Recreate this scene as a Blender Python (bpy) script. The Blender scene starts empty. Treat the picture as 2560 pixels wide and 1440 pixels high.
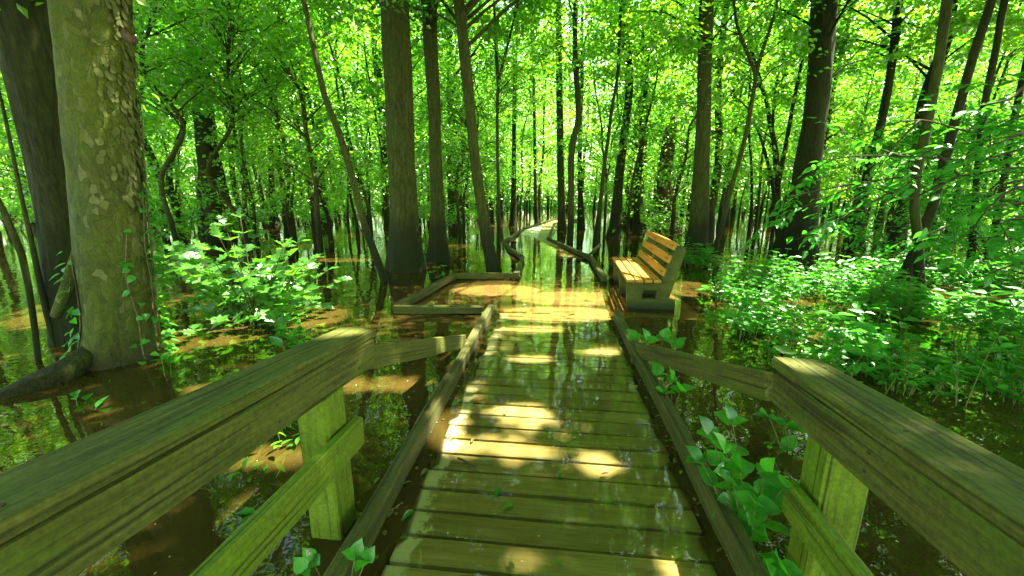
import bpy, bmesh, math, random
import numpy as np
from mathutils import Vector, Matrix
random.seed(7)
RS = np.random.RandomState(11)
SC = bpy.context.scene
COL = SC.collection

# ------------------------------------------------------------------ camera
F, H, HZ = 1000.0, 1.45, 492.0
PITCH = math.atan((720 - HZ) / F)
CP, SP = math.cos(PITCH), math.sin(PITCH)
cam = bpy.data.cameras.new('camera')
cam.sensor_width = 36.0
cam.lens = 36.0 * F / 2560.0
cam.clip_start, cam.clip_end = 0.02, 500.0
camo = bpy.data.objects.new('camera', cam)
COL.objects.link(camo)
camo.location = (0, 0, H)
camo.rotation_euler = (math.radians(90) - PITCH, 0, 0)
SC.camera = camo

# ------------------------------------------------------------------ sky, sun, exposure
SUN_EL, SUN_AZ = math.radians(61), math.radians(66)     # azimuth from +Y towards +X
S = Vector((math.cos(SUN_EL) * math.sin(SUN_AZ), math.cos(SUN_EL) * math.cos(SUN_AZ), math.sin(SUN_EL)))
w = bpy.data.worlds.new('World'); SC.world = w; w.use_nodes = True
nt = w.node_tree
bg = nt.nodes.get('Background') or nt.nodes.new('ShaderNodeBackground')
sky = nt.nodes.new('ShaderNodeTexSky')
sky.sky_type = 'NISHITA'; sky.sun_disc = False
sky.sun_elevation, sky.sun_rotation = SUN_EL, SUN_AZ
wt = nt.nodes.new('ShaderNodeMix'); wt.data_type = 'RGBA'; wt.blend_type = 'MULTIPLY'; wt.inputs[0].default_value = 1.0
wt.inputs[7].default_value = (1.0, 0.96, 0.66, 1)      # the photograph's warm white balance
nt.links.new(sky.outputs[0], wt.inputs[6]); nt.links.new(wt.outputs[2], bg.inputs[0]); bg.inputs[1].default_value = 0.15
sun = bpy.data.lights.new('sun', 'SUN'); sun.energy = 5.0; sun.angle = math.radians(0.5); sun.color = (1.0, 0.95, 0.76)
suno = bpy.data.objects.new('sun', sun); COL.objects.link(suno)
suno.rotation_euler = S.to_track_quat('Z', 'Y').to_euler()
SC.view_settings.view_transform = 'Standard'; SC.view_settings.look = 'None'
SC.view_settings.exposure = 3.45; SC.view_settings.gamma = 1.0
SC.render.engine = 'CYCLES'
SC.cycles.use_denoising = True
SC.cycles.max_bounces = 10; SC.cycles.diffuse_bounces = 6; SC.cycles.glossy_bounces = 3
SC.cycles.transmission_bounces = 6; SC.cycles.transparent_max_bounces = 12
SC.cycles.sample_clamp_indirect = 10.0

# ------------------------------------------------------------------ photograph geometry
def ray(px, py):
    X = (px - 1280) / F; U = -(py - 720) / F
    return X, CP + SP * U, -SP + CP * U
def G(px, py, z=0.0):
    r = ray(px, py); t = (z - H) / r[2]
    return Vector((r[0] * t, r[1] * t, z))
def A(px, py, Y):
    r = ray(px, py); t = Y / r[1]
    return Vector((r[0] * t, Y, H + r[2] * t))
def D(px, py, dep):                                   # dep = depth along the optical axis
    r = ray(px, py)
    return Vector((r[0] * dep, r[1] * dep, H + r[2] * dep))
def depth_of(p): return p[1] * CP + (H - p[2]) * SP

# ------------------------------------------------------------------ materials
def newmat(name):
    m = bpy.data.materials.new(name); m.use_nodes = True
    n = m.node_tree; n.nodes.clear()
    return m, n.nodes, n.links
def N(nodes, t, **kw):
    n = nodes.new('ShaderNode' + t)
    for k, v in kw.items():
        if hasattr(n, k): setattr(n, k, v)
        else: n.inputs[k.replace('_', ' ')].default_value = v
    return n
def ramp(nodes, stops):
    r = nodes.new('ShaderNodeValToRGB'); e = r.color_ramp.elements
    while len(e) < len(stops): e.new(0.5)
    for i, (p, c) in enumerate(stops):
        e[i].position = p; e[i].color = (*c, 1)
    return r
def ramp_out(n, l, v, stops):
    r = ramp(n, stops); l.new(v, r.inputs[0]); return r.outputs[0]
def mixc(nodes, links, fac, a, b, mode='MIX'):
    m = nodes.new('ShaderNodeMix'); m.data_type = 'RGBA'; m.blend_type = mode
    for s, v in ((0, fac), (6, a), (7, b)):
        if hasattr(v, 'default_value') or hasattr(v, 'is_linked'): links.new(v, m.inputs[s])
        elif isinstance(v, tuple): m.inputs[s].default_value = (*v, 1)
        else: m.inputs[s].default_value = v
    return m.outputs[2]
def math_(nodes, links, op, a, b=None, clamp=False):
    m = nodes.new('ShaderNodeMath'); m.operation = op; m.use_clamp = clamp
    for i, v in enumerate((a, b)):
        if v is None: continue
        if hasattr(v, 'is_linked'): links.new(v, m.inputs[i])
        else: m.inputs[i].default_value = v
    return m.outputs[0]
def coords(nodes, links, scale, kind='Object'):
    tc = nodes.new('ShaderNodeTexCoord'); mp = nodes.new('ShaderNodeMapping')
    mp.inputs['Scale'].default_value = scale
    links.new(tc.outputs[kind], mp.inputs[0]); return mp.outputs[0]
def noise(nodes, links, vec, scale, detail=5, rough=0.6):
    n = nodes.new('ShaderNodeTexNoise'); links.new(vec, n.inputs['Vector'])
    n.inputs['Scale'].default_value = scale; n.inputs['Detail'].default_value = detail
    n.inputs['Roughness'].default_value = rough
    return n.outputs[0]
def bump(nodes, links, h, strength, dist, normal=None):
    b = nodes.new('ShaderNodeBump'); links.new(h, b.inputs['Height'])
    b.inputs['Strength'].default_value = strength; b.inputs['Distance'].default_value = dist
    if normal: links.new(normal, b.inputs['Normal'])
    return b.outputs[0]
def finish(nodes, links, col, rough=0.8, normal=None, spec=0.3):
    p = nodes.new('ShaderNodeBsdfPrincipled'); o = nodes.new('ShaderNodeOutputMaterial')
    if hasattr(col, 'is_linked'): links.new(col, p.inputs['Base Color'])
    else: p.inputs['Base Color'].default_value = (*col, 1)
    if hasattr(rough, 'is_linked'): links.new(rough, p.inputs['Roughness'])
    else: p.inputs['Roughness'].default_value = rough
    p.inputs['Specular IOR Level'].default_value = spec
    if normal: links.new(normal, p.inputs['Normal'])
    links.new(p.outputs[0], o.inputs[0])

def leaf_material(name, stops_d, stops_t, gloss=0.07, rough=0.34, trans=0.58, mottle=False):
    m, n, l = newmat(name)
    at = n.new('ShaderNodeAttribute'); at.attribute_name = 'tint'
    oi = n.new('ShaderNodeObjectInfo')
    f = math_(n, l, 'MULTIPLY_ADD', at.outputs['Fac'], 0.75)
    k = math_(n, l, 'MULTIPLY', oi.outputs['Random'], 0.25)
    l.new(k, f.node.inputs[2])
    rd = ramp(n, stops_d); rt = ramp(n, stops_t)
    l.new(f, rd.inputs[0]); l.new(f, rt.inputs[0])
    d = n.new('ShaderNodeBsdfDiffuse'); t = n.new('ShaderNodeBsdfTranslucent'); g = n.new('ShaderNodeBsdfGlossy')
    if mottle:
        mo = ramp_out(n, l, noise(n, l, coords(n, l, (1, 1, 1)), 30, 4, 0.7), [(0.3, (0.55, 0.6, 0.5)), (0.5, (1, 1, 1)), (0.72, (1.35, 1.25, 1.0))])
        l.new(mixc(n, l, 1.0, rd.outputs[0], mo, 'MULTIPLY'), d.inputs[0]); l.new(mixc(n, l, 1.0, rt.outputs[0], mo, 'MULTIPLY'), t.inputs[0])
    else:
        l.new(rd.outputs[0], d.inputs[0]); l.new(rt.outputs[0], t.inputs[0])
    g.inputs['Roughness'].default_value = rough
    g.inputs['Color'].default_value = (1, 1, 1, 1)
    mx = n.new('ShaderNodeMixShader'); mx.inputs[0].default_value = trans
    l.new(d.outputs[0], mx.inputs[1]); l.new(t.outputs[0], mx.inputs[2])
    m2 = n.new('ShaderNodeMixShader'); m2.inputs[0].default_value = gloss
    l.new(mx.outputs[0], m2.inputs[1]); l.new(g.outputs[0], m2.inputs[2])
    o = n.new('ShaderNodeOutputMaterial'); l.new(m2.outputs[0], o.inputs[0])
    return m
M = {}
M['leaf'] = leaf_material('canopy_leaf',
    [(0, (0.016, 0.060, 0.004)), (.5, (0.058, 0.15, 0.006)), (1, (0.11, 0.20, 0.010))],
    [(0, (0.04, 0.25, 0.004)), (.5, (0.20, 0.58, 0.008)), (1, (0.42, 0.76, 0.018))])
M['leaf_under'] = leaf_material('understory_leaf',
    [(0, (0.022, 0.09, 0.006)), (.5, (0.045, 0.14, 0.008)), (1, (0.08, 0.19, 0.010))],
    [(0, (0.09, 0.36, 0.008)), (.5, (0.20, 0.55, 0.012)), (1, (0.36, 0.70, 0.02))])
M['leaf_near'] = leaf_material('broad_leaf',
    [(0, (0.020, 0.12, 0.010)), (.5, (0.036, 0.18, 0.012)), (1, (0.06, 0.24, 0.018))],
    [(0, (0.05, 0.36, 0.012)), (.5, (0.10, 0.52, 0.016)), (1, (0.18, 0.62, 0.02))], gloss=0.03, rough=0.33, trans=0.5, mottle=True)
M['leaf_bush'] = leaf_material('lobed_leaf',
    [(0, (0.020, 0.080, 0.006)), (.5, (0.034, 0.125, 0.008)), (1, (0.055, 0.17, 0.012))],
    [(0, (0.05, 0.27, 0.008)), (.5, (0.11, 0.40, 0.012)), (1, (0.20, 0.50, 0.02))], gloss=0.05, rough=0.38, trans=0.5, mottle=True)
M['leaf_dead'] = leaf_material('fallen_leaf',
    [(0, (0.05, 0.10, 0.01)), (.5, (0.14, 0.14, 0.02)), (1, (0.22, 0.12, 0.03))],
    [(0, (0.1, 0.2, 0.02)), (.5, (0.2, 0.2, 0.03)), (1, (0.3, 0.18, 0.04))], gloss=0.06)

def bark_material(name, c0, c1, moss, mosslo=0.45, mosshi=0.7, sc=7.0, stretch=0.16, bstr=0.9, wet=True):
    m, n, l = newmat(name)
    v = coords(n, l, (1, 1, stretch))
    a = noise(n, l, v, sc * 3, 6, 0.7); b = noise(n, l, v, sc * 0.6, 4)
    v2 = coords(n, l, (1, 1, 0.6)); c = noise(n, l, v2, 2.2, 5, 0.65)
    r = ramp(n, [(0.32, c0), (0.68, c1)]); l.new(a, r.inputs[0])
    rm = ramp(n, [(mosslo, (0, 0, 0)), (mosshi, (1, 1, 1))]); l.new(c, rm.inputs[0])
    col = mixc(n, l, math_(n, l, 'MULTIPLY', rm.outputs[0], 0.75), r.outputs[0], moss)
    vo = n.new('ShaderNodeTexVoronoi'); vo.feature = 'DISTANCE_TO_EDGE'; l.new(v, vo.inputs['Vector']); vo.inputs['Scale'].default_value = sc * 1.6
    ve = ramp(n, [(0.0, (0.35, 0.35, 0.35)), (0.12, (1, 1, 1))]); l.new(vo.outputs['Distance'], ve.inputs[0])
    col = mixc(n, l, 0.35, col, ve.outputs[0], 'MULTIPLY')
    fn = noise(n, l, v2, 26, 6, 0.75); col = mixc(n, l, 0.8, col, ramp_out(n, l, fn, [(0.28, (0.45, 0.45, 0.42)), (0.6, (1.1, 1.1, 1.05)), (0.74, (1.9, 1.9, 1.6))]), 'MULTIPLY')
    if wet:                                            # flood stain: dark silt up to the old high-water mark
        g = n.new('ShaderNodeNewGeometry'); sx = n.new('ShaderNodeSeparateXYZ'); l.new(g.outputs['Position'], sx.inputs[0])
        hz = math_(n, l, 'ADD', sx.outputs['Z'], math_(n, l, 'MULTIPLY', b, -0.7))
        mr = n.new('ShaderNodeMapRange'); l.new(hz, mr.inputs[0])
        mr.inputs[1].default_value = 0.40; mr.inputs[2].default_value = 0.80; mr.inputs[3].default_value = 0.85; mr.inputs[4].default_value = 0.0
        col = mixc(n, l, mr.outputs[0], col, (0.009, 0.012, 0.003))
    hgt = math_(n, l, 'ADD', math_(n, l, 'MULTIPLY', ve.outputs[0], 0.3), a)
    finish(n, l, col, 0.9, bump(n, l, hgt, bstr, 0.02), 0.15)
    return m
M['bark'] = bark_material('tupelo_bark', (0.016, 0.020, 0.003), (0.056, 0.062, 0.011), (0.028, 0.050, 0.003))
M['bark_dark'] = bark_material('dark_bark', (0.009, 0.011, 0.002), (0.033, 0.035, 0.007), (0.015, 0.028, 0.002))
M['bark_thin'] = bark_material('sapling_bark', (0.018, 0.021, 0.004), (0.055, 0.056, 0.013), (0.042, 0.062, 0.008), sc=14, stretch=0.3, bstr=0.5)
M['root'] = bark_material('mossy_root', (0.010, 0.010, 0.003), (0.036, 0.033, 0.010), (0.034, 0.052, 0.004), 0.50, 0.66, 12, .6, 1.0, wet=False)
M['bark_dead'] = bark_material('charred_wood', (0.018, 0.010, 0.006), (0.10, 0.055, 0.03), (0.03, 0.04, 0.01), 0.65, 0.8, wet=False)

def sycamore_material():
    m, n, l = newmat('flaking_bark')
    v = coords(n, l, (1, 1, 0.5))
    warp = n.new('ShaderNodeTexNoise'); l.new(v, warp.inputs['Vector']); warp.inputs['Scale'].default_value = 5; warp.inputs['Detail'].default_value = 3
    vm = n.new('ShaderNodeVectorMath'); vm.operation = 'MULTIPLY_ADD'; l.new(warp.outputs[1], vm.inputs[0]); vm.inputs[1].default_value = (.18, .18, .18); l.new(v, vm.inputs[2])
    vo = n.new('ShaderNodeTexVoronoi'); vo.feature = 'F1'; l.new(vm.outputs[0], vo.inputs['Vector']); vo.inputs['Scale'].default_value = 24
    ved = n.new('ShaderNodeTexVoronoi'); ved.feature = 'DISTANCE_TO_EDGE'; l.new(vm.outputs[0], ved.inputs['Vector']); ved.inputs['Scale'].default_value = 24
    sp = n.new('ShaderNodeSeparateXYZ'); l.new(vo.outputs['Color'], sp.inputs[0])
    plate = ramp(n, [(0.0, (0.034, 0.044, 0.005)), (0.65, (0.048, 0.059, 0.007)), (0.9, (0.068, 0.077, 0.014)), (1, (0.12, 0.12, 0.045))]); l.new(sp.outputs[0], plate.inputs[0])
    big = noise(n, l, coords(n, l, (1, 1, 0.55)), 1.9, 6, 0.7)
    rm = ramp(n, [(0.44, (0, 0, 0)), (0.6, (1, 1, 1))]); l.new(big, rm.inputs[0])
    col = mixc(n, l, rm.outputs[0], plate.outputs[0], (0.058, 0.074, 0.003))
    big2 = noise(n, l, coords(n, l, (1.3, 1.3, 0.7)), 2.7, 6, 0.7)
    rm2 = ramp(n, [(0.53, (0, 0, 0)), (0.64, (1, 1, 1))]); l.new(big2, rm2.inputs[0])
    col = mixc(n, l, math_(n, l, 'MULTIPLY', rm2.outputs[0], 0.85), col, (0.022, 0.025, 0.006))
    ed = ramp(n, [(0, (0.45, 0.45, 0.40)), (0.07, (1, 1, 1))]); l.new(ved.outputs['Distance'], ed.inputs[0])
    col = mixc(n, l, math_(n, l, 'MULTIPLY', math_(n, l, 'SUBTRACT', 1.0, rm.outputs[0]), 0.14), col, ed.outputs[0], 'MULTIPLY')
    fine = noise(n, l, coords(n, l, (1, 1, 1)), 40, 6, 0.7)
    col = mixc(n, l, 0.6, col, ramp_out(n, l, fine, [(0.25, (0.45, 0.45, 0.4)), (0.7, (1.25, 1.25, 1.2))]), 'MULTIPLY')
    g = n.new('ShaderNodeNewGeometry'); sx = n.new('ShaderNodeSeparateXYZ'); l.new(g.outputs['Position'], sx.inputs[0])
    hz = math_(n, l, 'ADD', sx.outputs['Z'], math_(n, l, 'MULTIPLY', big, -0.5))
    mr = n.new('ShaderNodeMapRange'); l.new(hz, mr.inputs[0])
    mr.inputs[1].default_value = -0.25; mr.inputs[2].default_value = -0.05; mr.inputs[3].default_value = 0.8; mr.inputs[4].default_value = 0.0
    col = mixc(n, l, mr.outputs[0], col, (0.02, 0.018, 0.008))
    hh = math_(n, l, 'ADD', math_(n, l, 'MULTIPLY', ed.outputs[0], 0.3), math_(n, l, 'ADD', math_(n, l, 'MULTIPLY', sp.outputs[0], 0.8), math_(n, l, 'MULTIPLY', fine, 0.5)))
    finish(n, l, col, 0.88, bump(n, l, hh, 1.0, 0.022), 0.2)
    return m
M['sycamore'] = sycamore_material()

def wood_material(name, c0, c1, algae, alo=0.42, ahi=0.66, amt=0.8, bstr=0.6, lichen=False):
    m, n, l = newmat(name)                             # grain runs along local X
    v = coords(n, l, (0.6, 9, 9))
    gr = noise(n, l, v, 6, 7, 0.7)
    r = ramp(n, [(0.3, c0), (0.7, c1)]); l.new(gr, r.inputs[0])
    v2 = coords(n, l, (0.9, 2.2, 2.2)); al = noise(n, l, v2, 3.2, 6, 0.7)
    ra = ramp(n, [(alo, (0, 0, 0)), (ahi, (1, 1, 1))]); l.new(al, ra.inputs[0])
    col = mixc(n, l, math_(n, l, 'MULTIPLY', ra.outputs[0], amt), r.outputs[0], algae)
    sp = noise(n, l, coords(n, l, (1, 1, 1)), 60, 4, 0.7)
    col = mixc(n, l, 0.7, col, ramp_out(n, l, sp, [(0.3, (0.5, 0.5, 0.45)), (0.62, (1.1, 1.1, 1.1)), (0.72, (1.5, 1.5, 1.3))]), 'MULTIPLY')
    crack = noise(n, l, coords(n, l, (0.25, 14, 14)), 5, 3, 0.5)
    col = mixc(n, l, 0.75, col, ramp_out(n, l, crack, [(0.34, (0.18, 0.18, 0.15)), (0.43, (1, 1, 1))]), 'MULTIPLY')
    if lichen:
        ge = n.new('ShaderNodeNewGeometry'); pe = ramp_out(n, l, ge.outputs['Pointiness'], [(0.52, (0, 0, 0)), (0.58, (1, 1, 1))])
        ln = ramp_out(n, l, noise(n, l, coords(n, l, (1, 3, 3)), 7, 6, 0.75), [(0.46, (0, 0, 0)), (0.56, (1, 1, 1))])
        col = mixc(n, l, math_(n, l, 'MULTIPLY', pe, ln), col, (0.26, 0.29, 0.03))
    finish(n, l, col, 0.85, bump(n, l, math_(n, l, 'ADD', gr, crack), bstr, 0.006), 0.2)
    return m
M['rail'] = wood_material('mossy_rail_wood', (0.026, 0.028, 0.003), (0.098, 0.102, 0.013), (0.050, 0.084, 0.003), 0.45, 0.75, 0.75)
M['rail_green'] = wood_material('algae_green_wood', (0.06, 0.085, 0.004), (0.13, 0.165, 0.006), (0.09, 0.16, 0.003), 0.35, 0.7)
M['kerb'] = wood_material('wet_kerb_wood', (0.026, 0.025, 0.005), (0.095, 0.085, 0.020), (0.036, 0.052, 0.004))
M['slat'] = wood_material('varnished_slat', (0.28, 0.125, 0.013), (0.46, 0.225, 0.028), (0.26, 0.16, 0.02), 0.48, 0.75, 0.55, 0.4)

def deck_material():
    m, n, l = newmat('deck_plank')                     # plank grain along local X, deck runs along local Y
    at = n.new('ShaderNodeAttribute'); at.attribute_name = 'tint'
    v = coords(n, l, (0.5, 8, 8)); gr = noise(n, l, v, 5, 7, 0.7)
    r = ramp(n, [(0.3, (0.18, 0.150, 0.048)), (0.7, (0.37, 0.325, 0.135))]); l.new(gr, r.inputs[0])
    col = mixc(n, l, 0.7, r.outputs[0], ramp_out(n, l, at.outputs['Fac'], [(0, (0.62, 0.62, 0.58)), (1, (1.1, 1.1, 1.1))]), 'MULTIPLY')
    tc = n.new('ShaderNodeTexCoord'); sx = n.new('ShaderNodeSeparateXYZ'); l.new(tc.outputs['Object'], sx.inputs[0])
    nn = noise(n, l, coords(n, l, (1, 1, 1)), 9, 6, 0.75)
    e = math_(n, l, 'SUBTRACT', math_(n, l, 'MULTIPLY', nn, 0.30), math_(n, l, 'SUBTRACT', sx.outputs['X'], 0.13))
    rs = ramp_out(n, l, e, [(0.055, (0, 0, 0)), (0.07, (1, 1, 1))])
    col = mixc(n, l, math_(n, l, 'MULTIPLY', rs, 0.8), col, (0.55, 0.53, 0.38))
    st = noise(n, l, coords(n, l, (1, 1, 1)), 2.5, 6, 0.7)
    col = mixc(n, l, ramp_out(n, l, st, [(0.45, (0, 0, 0)), (0.75, (.7, .7, .7))]), col, (0.16, 0.13, 0.04))
    finish(n, l, col, 0.7, bump(n, l, gr, 0.4, 0.004), 0.3)
    return m
M['deck'] = deck_material()
def plain_material(name, c0, c1, sc=20):
    m, n, l = newmat(name)
    a = noise(n, l, coords(n, l, (1, 1, 1)), sc, 5, 0.65)
    finish(n, l, ramp_out(n, l, a, [(0.3, c0), (0.7, c1)]), 0.9, bump(n, l, a, 0.4, 0.01), 0.2)
    return m
M['silt_deck'] = plain_material('silted_planks', (0.30, 0.19, 0.065), (0.52, 0.36, 0.15), 3)
def concrete_material():
    m, n, l = newmat('mossy_concrete')
    a = noise(n, l, coords(n, l, (1, 1, 1)), 6, 8, 0.7); b = noise(n, l, coords(n, l, (1, 1, 1)), 50, 5, 0.7)
    col = ramp_out(n, l, a, [(0.3, (0.026, 0.036, 0.004)), (0.55, (0.058, 0.068, 0.010)), (0.8, (0.11, 0.115, 0.030))])
    g = n.new('ShaderNodeNewGeometry'); sx = n.new('ShaderNodeSeparateXYZ'); l.new(g.outputs['Position'], sx.inputs[0])
    hz = math_(n, l, 'ADD', sx.outputs['Z'], math_(n, l, 'MULTIPLY', a, -0.2))
    mr = n.new('ShaderNodeMapRange'); l.new(hz, mr.inputs[0])
    mr.inputs[1].default_value = -0.06; mr.inputs[2].default_value = 0.03; mr.inputs[3].default_value = 0.85; mr.inputs[4].default_value = 0.0
    col = mixc(n, l, mr.outputs[0], col, (0.02, 0.022, 0.008))
    finish(n, l, col, 0.9, bump(n, l, b, 0.4, 0.006), 0.2)
    return m
M['concrete'] = concrete_material()
M['flake'] = plain_material('bark_flake', (0.040, 0.047, 0.008), (0.080, 0.086, 0.022), 14)
M['nail'] = plain_material('rusty_nail', (0.02, 0.014, 0.008), (0.06, 0.035, 0.02), 60)
M['mud'] = plain_material('mud', (0.05, 0.03, 0.012), (0.11, 0.065, 0.025), 3)
M['stem'] = plain_material('green_stem', (0.06, 0.10, 0.015), (0.12, 0.13, 0.03))
M['twig'] = plain_material('brown_twig', (0.022, 0.020, 0.008), (0.055, 0.045, 0.018))
M['vine'] = plain_material('vine_bark', (0.05, 0.042, 0.018), (0.14, 0.11, 0.05))
M['speck'] = plain_material('pale_flecks', (0.3, 0.3, 0.15), (0.55, 0.52, 0.35))

def water_material():
    m, n, l = newmat('flood_water')
    at = n.new('ShaderNodeAttribute'); at.attribute_name = 'depth'
    g = n.new('ShaderNodeNewGeometry'); sx = n.new('ShaderNodeSeparateXYZ'); l.new(g.outputs['Incoming'], sx.inputs[0])
    iz = math_(n, l, 'MAXIMUM', math_(n, l, 'ABSOLUTE', sx.outputs['Z']), 0.25)
    tau = math_(n, l, 'DIVIDE', math_(n, l, 'MULTIPLY', at.outputs['Fac'], -4.5), iz)
    murk = math_(n, l, 'SUBTRACT', 1.0, math_(n, l, 'POWER', 2.718, tau))
    pos = coords(n, l, (1, 1, 1))
    mud = ramp_out(n, l, noise(n, l, pos, 0.9, 5, 0.6), [(0.35, (0.021, 0.0150, 0.0030)), (0.65, (0.044, 0.0290, 0.0062))])
    d = n.new('ShaderNodeBsdfDiffuse'); l.new(mud, d.inputs[0])
    t = n.new('ShaderNodeBsdfTransparent'); t.inputs[0].default_value = (0.98, 0.93, 0.78, 1)
    base = n.new('ShaderNodeMixShader'); l.new(murk, base.inputs[0]); l.new(t.outputs[0], base.inputs[1]); l.new(d.outputs[0], base.inputs[2])
    h = math_(n, l, 'ADD', math_(n, l, 'MULTIPLY', noise(n, l, pos, 2.2, 2, 0.5), 1.0), math_(n, l, 'MULTIPLY', noise(n, l, pos, 9, 2, 0.5), 0.16))
    nb = bump(n, l, h, 0.055, 0.1)
    fr = n.new('ShaderNodeFresnel'); fr.inputs[0].default_value = 1.34; l.new(nb, fr.inputs['Normal'])
    gl = n.new('ShaderNodeBsdfGlossy'); gl.inputs['Roughness'].default_value = 0.015; l.new(nb, gl.inputs['Normal'])
    gl.inputs['Color'].default_value = (1, 1, 1, 1)
    mx = n.new('ShaderNodeMixShader'); l.new(fr.outputs[0], mx.inputs[0]); l.new(base.outputs[0], mx.inputs[1]); l.new(gl.outputs[0], mx.inputs[2])
    o = n.new('ShaderNodeOutputMaterial'); l.new(mx.outputs[0], o.inputs[0])
    return m
M['water'] = water_material()

# ------------------------------------------------------------------ mesh helpers
class MB:
    """collects numpy pieces, builds one mesh object"""
    def __init__(s): s.v = []; s.f = []; s.t = []; s.n = 0
    def add(s, verts, faces, tint=0.5):
        verts = np.asarray(verts, dtype=np.float64).reshape(-1, 3)
        for fa in faces: s.f.append(np.asarray(fa, dtype=np.int64) + s.n)
        s.t += [tint] * len(faces)
        s.v.append(verts); s.n += len(verts)
    def mesh(s, name, mat, smooth=False, bevel=0):
        me = bpy.data.meshes.new(name)
        V = np.concatenate(s.v); tot = np.array([len(a) for a in s.f]); idx = np.concatenate(s.f)
        fill(me, V, tot, idx, np.array(s.t), smooth)
        me.materials.append(mat); return me
    def build(s, name, mat, parent=None, smooth=False, matrix=None):
        return link(name, s.mesh(name, mat, smooth), parent, matrix)
def fill(me, V, tot, idx, tint=None, smooth=False):
    me.vertices.add(len(V)); me.vertices.foreach_set('co', V.astype(np.float32).ravel())
    me.loops.add(len(idx)); me.loops.foreach_set('vertex_index', idx.astype(np.int32))
    me.polygons.add(len(tot))
    st = np.concatenate(([0], np.cumsum(tot)[:-1])).astype(np.int32)
    me.polygons.foreach_set('loop_start', st)
    me.polygons.foreach_set('loop_total', tot.astype(np.int32))
    me.polygons.foreach_set('use_smooth', np.full(len(tot), smooth, dtype=bool))
    if tint is not None:
        a = me.attributes.new('tint', 'FLOAT', 'FACE'); a.data.foreach_set('value', tint.astype(np.float32))
    me.update(calc_edges=True); me.validate()
def link(name, me, parent=None, matrix=None):
    o = bpy.data.objects.new(name, me); COL.objects.link(o)
    if parent is not None: o.parent = parent
    if matrix is not None: o.matrix_basis = matrix
    return o
def tag(o, label, cat, group=None, kind=None):
    if label: o['label'] = label
    if cat: o['category'] = cat
    if group: o['group'] = group
    if kind: o['kind'] = kind
    return o
def thing(name, label, cat, loc=(0, 0, 0), group=None):
    o = bpy.data.objects.new(name, None); COL.objects.link(o); o.location = loc
    o.empty_display_size = 0.2
    return tag(o, label, cat, group)

def tube(mb, pts, rad, sides=8, flute=None, cap=True, wob=0.0, rs=RS):
    P = np.asarray([tuple(p) for p in pts], dtype=float); R = np.asarray(rad, dtype=float)
    n = len(P)
    T = np.gradient(P, axis=0); T /= np.linalg.norm(T, axis=1)[:, None] + 1e-9
    ref = np.array([0, 0, 1.0]) if abs(T[0][2]) < 0.8 else np.array([0, 1.0, 0])
    a1 = np.cross(T, ref); a1 /= np.linalg.norm(a1, axis=1)[:, None] + 1e-9
    a2 = np.cross(T, a1)
    th = np.arange(sides) / sides * 2 * np.pi
    rr = np.repeat(R[:, None], sides, 1)
    if flute is not None: rr = rr * flute(P, th)
    if wob: 
        k = rs.rand(6) * 6
        for q in range(3):
            rr = rr * (1 + wob / (q + 1) * np.sin(th[None, :] * (q + 2) + k[q] + P[:, 2][:, None] * (1.1 + q * 1.7) + k[q + 3]))
    V = P[:, None, :] + rr[..., None] * (np.cos(th)[None, :, None] * a1[:, None, :] + np.sin(th)[None, :, None] * a2[:, None, :])
    i = np.arange(n - 1)[:, None] * sides; j = np.arange(sides)[None, :]; j2 = (j + 1) % sides
    Q = np.stack([i + j, i + j2, i + sides + j2, i + sides + j], -1).reshape(-1, 4)
    faces = list(Q)
    if cap: faces += [np.arange(sides)[::-1], np.arange(sides) + (n - 1) * sides]
    mb.add(V.reshape(-1, 3), faces)

def resample(pts, step):
    """Catmull-Rom through pts ((x,y,z,r) rows), spaced about step"""
    P = np.asarray(pts, dtype=float)
    out = []
    for i in range(len(P) - 1):
        p0 = P[max(i - 1, 0)]; p1 = P[i]; p2 = P[i + 1]; p3 = P[min(i + 2, len(P) - 1)]
        m = max(1, int(np.linalg.norm(p2[:3] - p1[:3]) / step))
        for k in range(m):
            t = k / m
            out.append(0.5 * ((2 * p1) + (-p0 + p2) * t + (2 * p0 - 5 * p1 + 4 * p2 - p3) * t * t + (-p0 + 3 * p1 - 3 * p2 + p3) * t ** 3))
    out.append(P[-1]); return np.array(out)

# leaf shapes: verts (along, across, up), faces
DIAMOND = (np.array([(0, 0, 0), (.42, -.5, .07), (1, 0, -.06), (.42, .5, .07)]), [(0, 1, 2, 3)])
def outline(pts, fold=0.12, droop=0.12):
    """half outline [(u, w)] -> leaf folded on the midrib"""
    v = [(0, 0, 0)]; f = []
    n = len(pts)
    for (u, w_) in pts: v += [(u, 0, -droop * u * u), (u, -w_, fold * w_ * 2 - droop * u * u), (u, w_, fold * w_ * 2 - droop * u * u)]
    v.append((1, 0, -droop))
    f += [(0, 2, 1), (0, 1, 3)]
    for k in range(n - 1):
        a = 1 + 3 * k; b = a + 3
        f += [(a, a + 1, b + 1, b), (a, b, b + 2, a + 2)]
    a = 1 + 3 * (n - 1); tip = len(v) - 1
    f += [(a, a + 1, tip), (a, tip, a + 2)]
    # first triangle order: base, left, mid
    f[0] = (0, 2, 1); f[1] = (0, 1, 3)
    return np.array(v, dtype=float), f
OVATE = outline([(.10, .20), (.28, .40), (.5, .42), (.72, .27), (.88, .12)])
HEART = outline([(.02, .30), (.16, .50), (.38, .52), (.62, .38), (.84, .15)], fold=0.10, droop=0.18)
LOBED = outline([(.12, .10), (.26, .40), (.36, .24), (.50, .52), (.62, .22), (.76, .36), (.85, .14)], fold=0.10, droop=0.15)
LANCE = outline([(.2, .16), (.5, .22), (.8, .12)], fold=0.1, droop=0.25)

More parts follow.
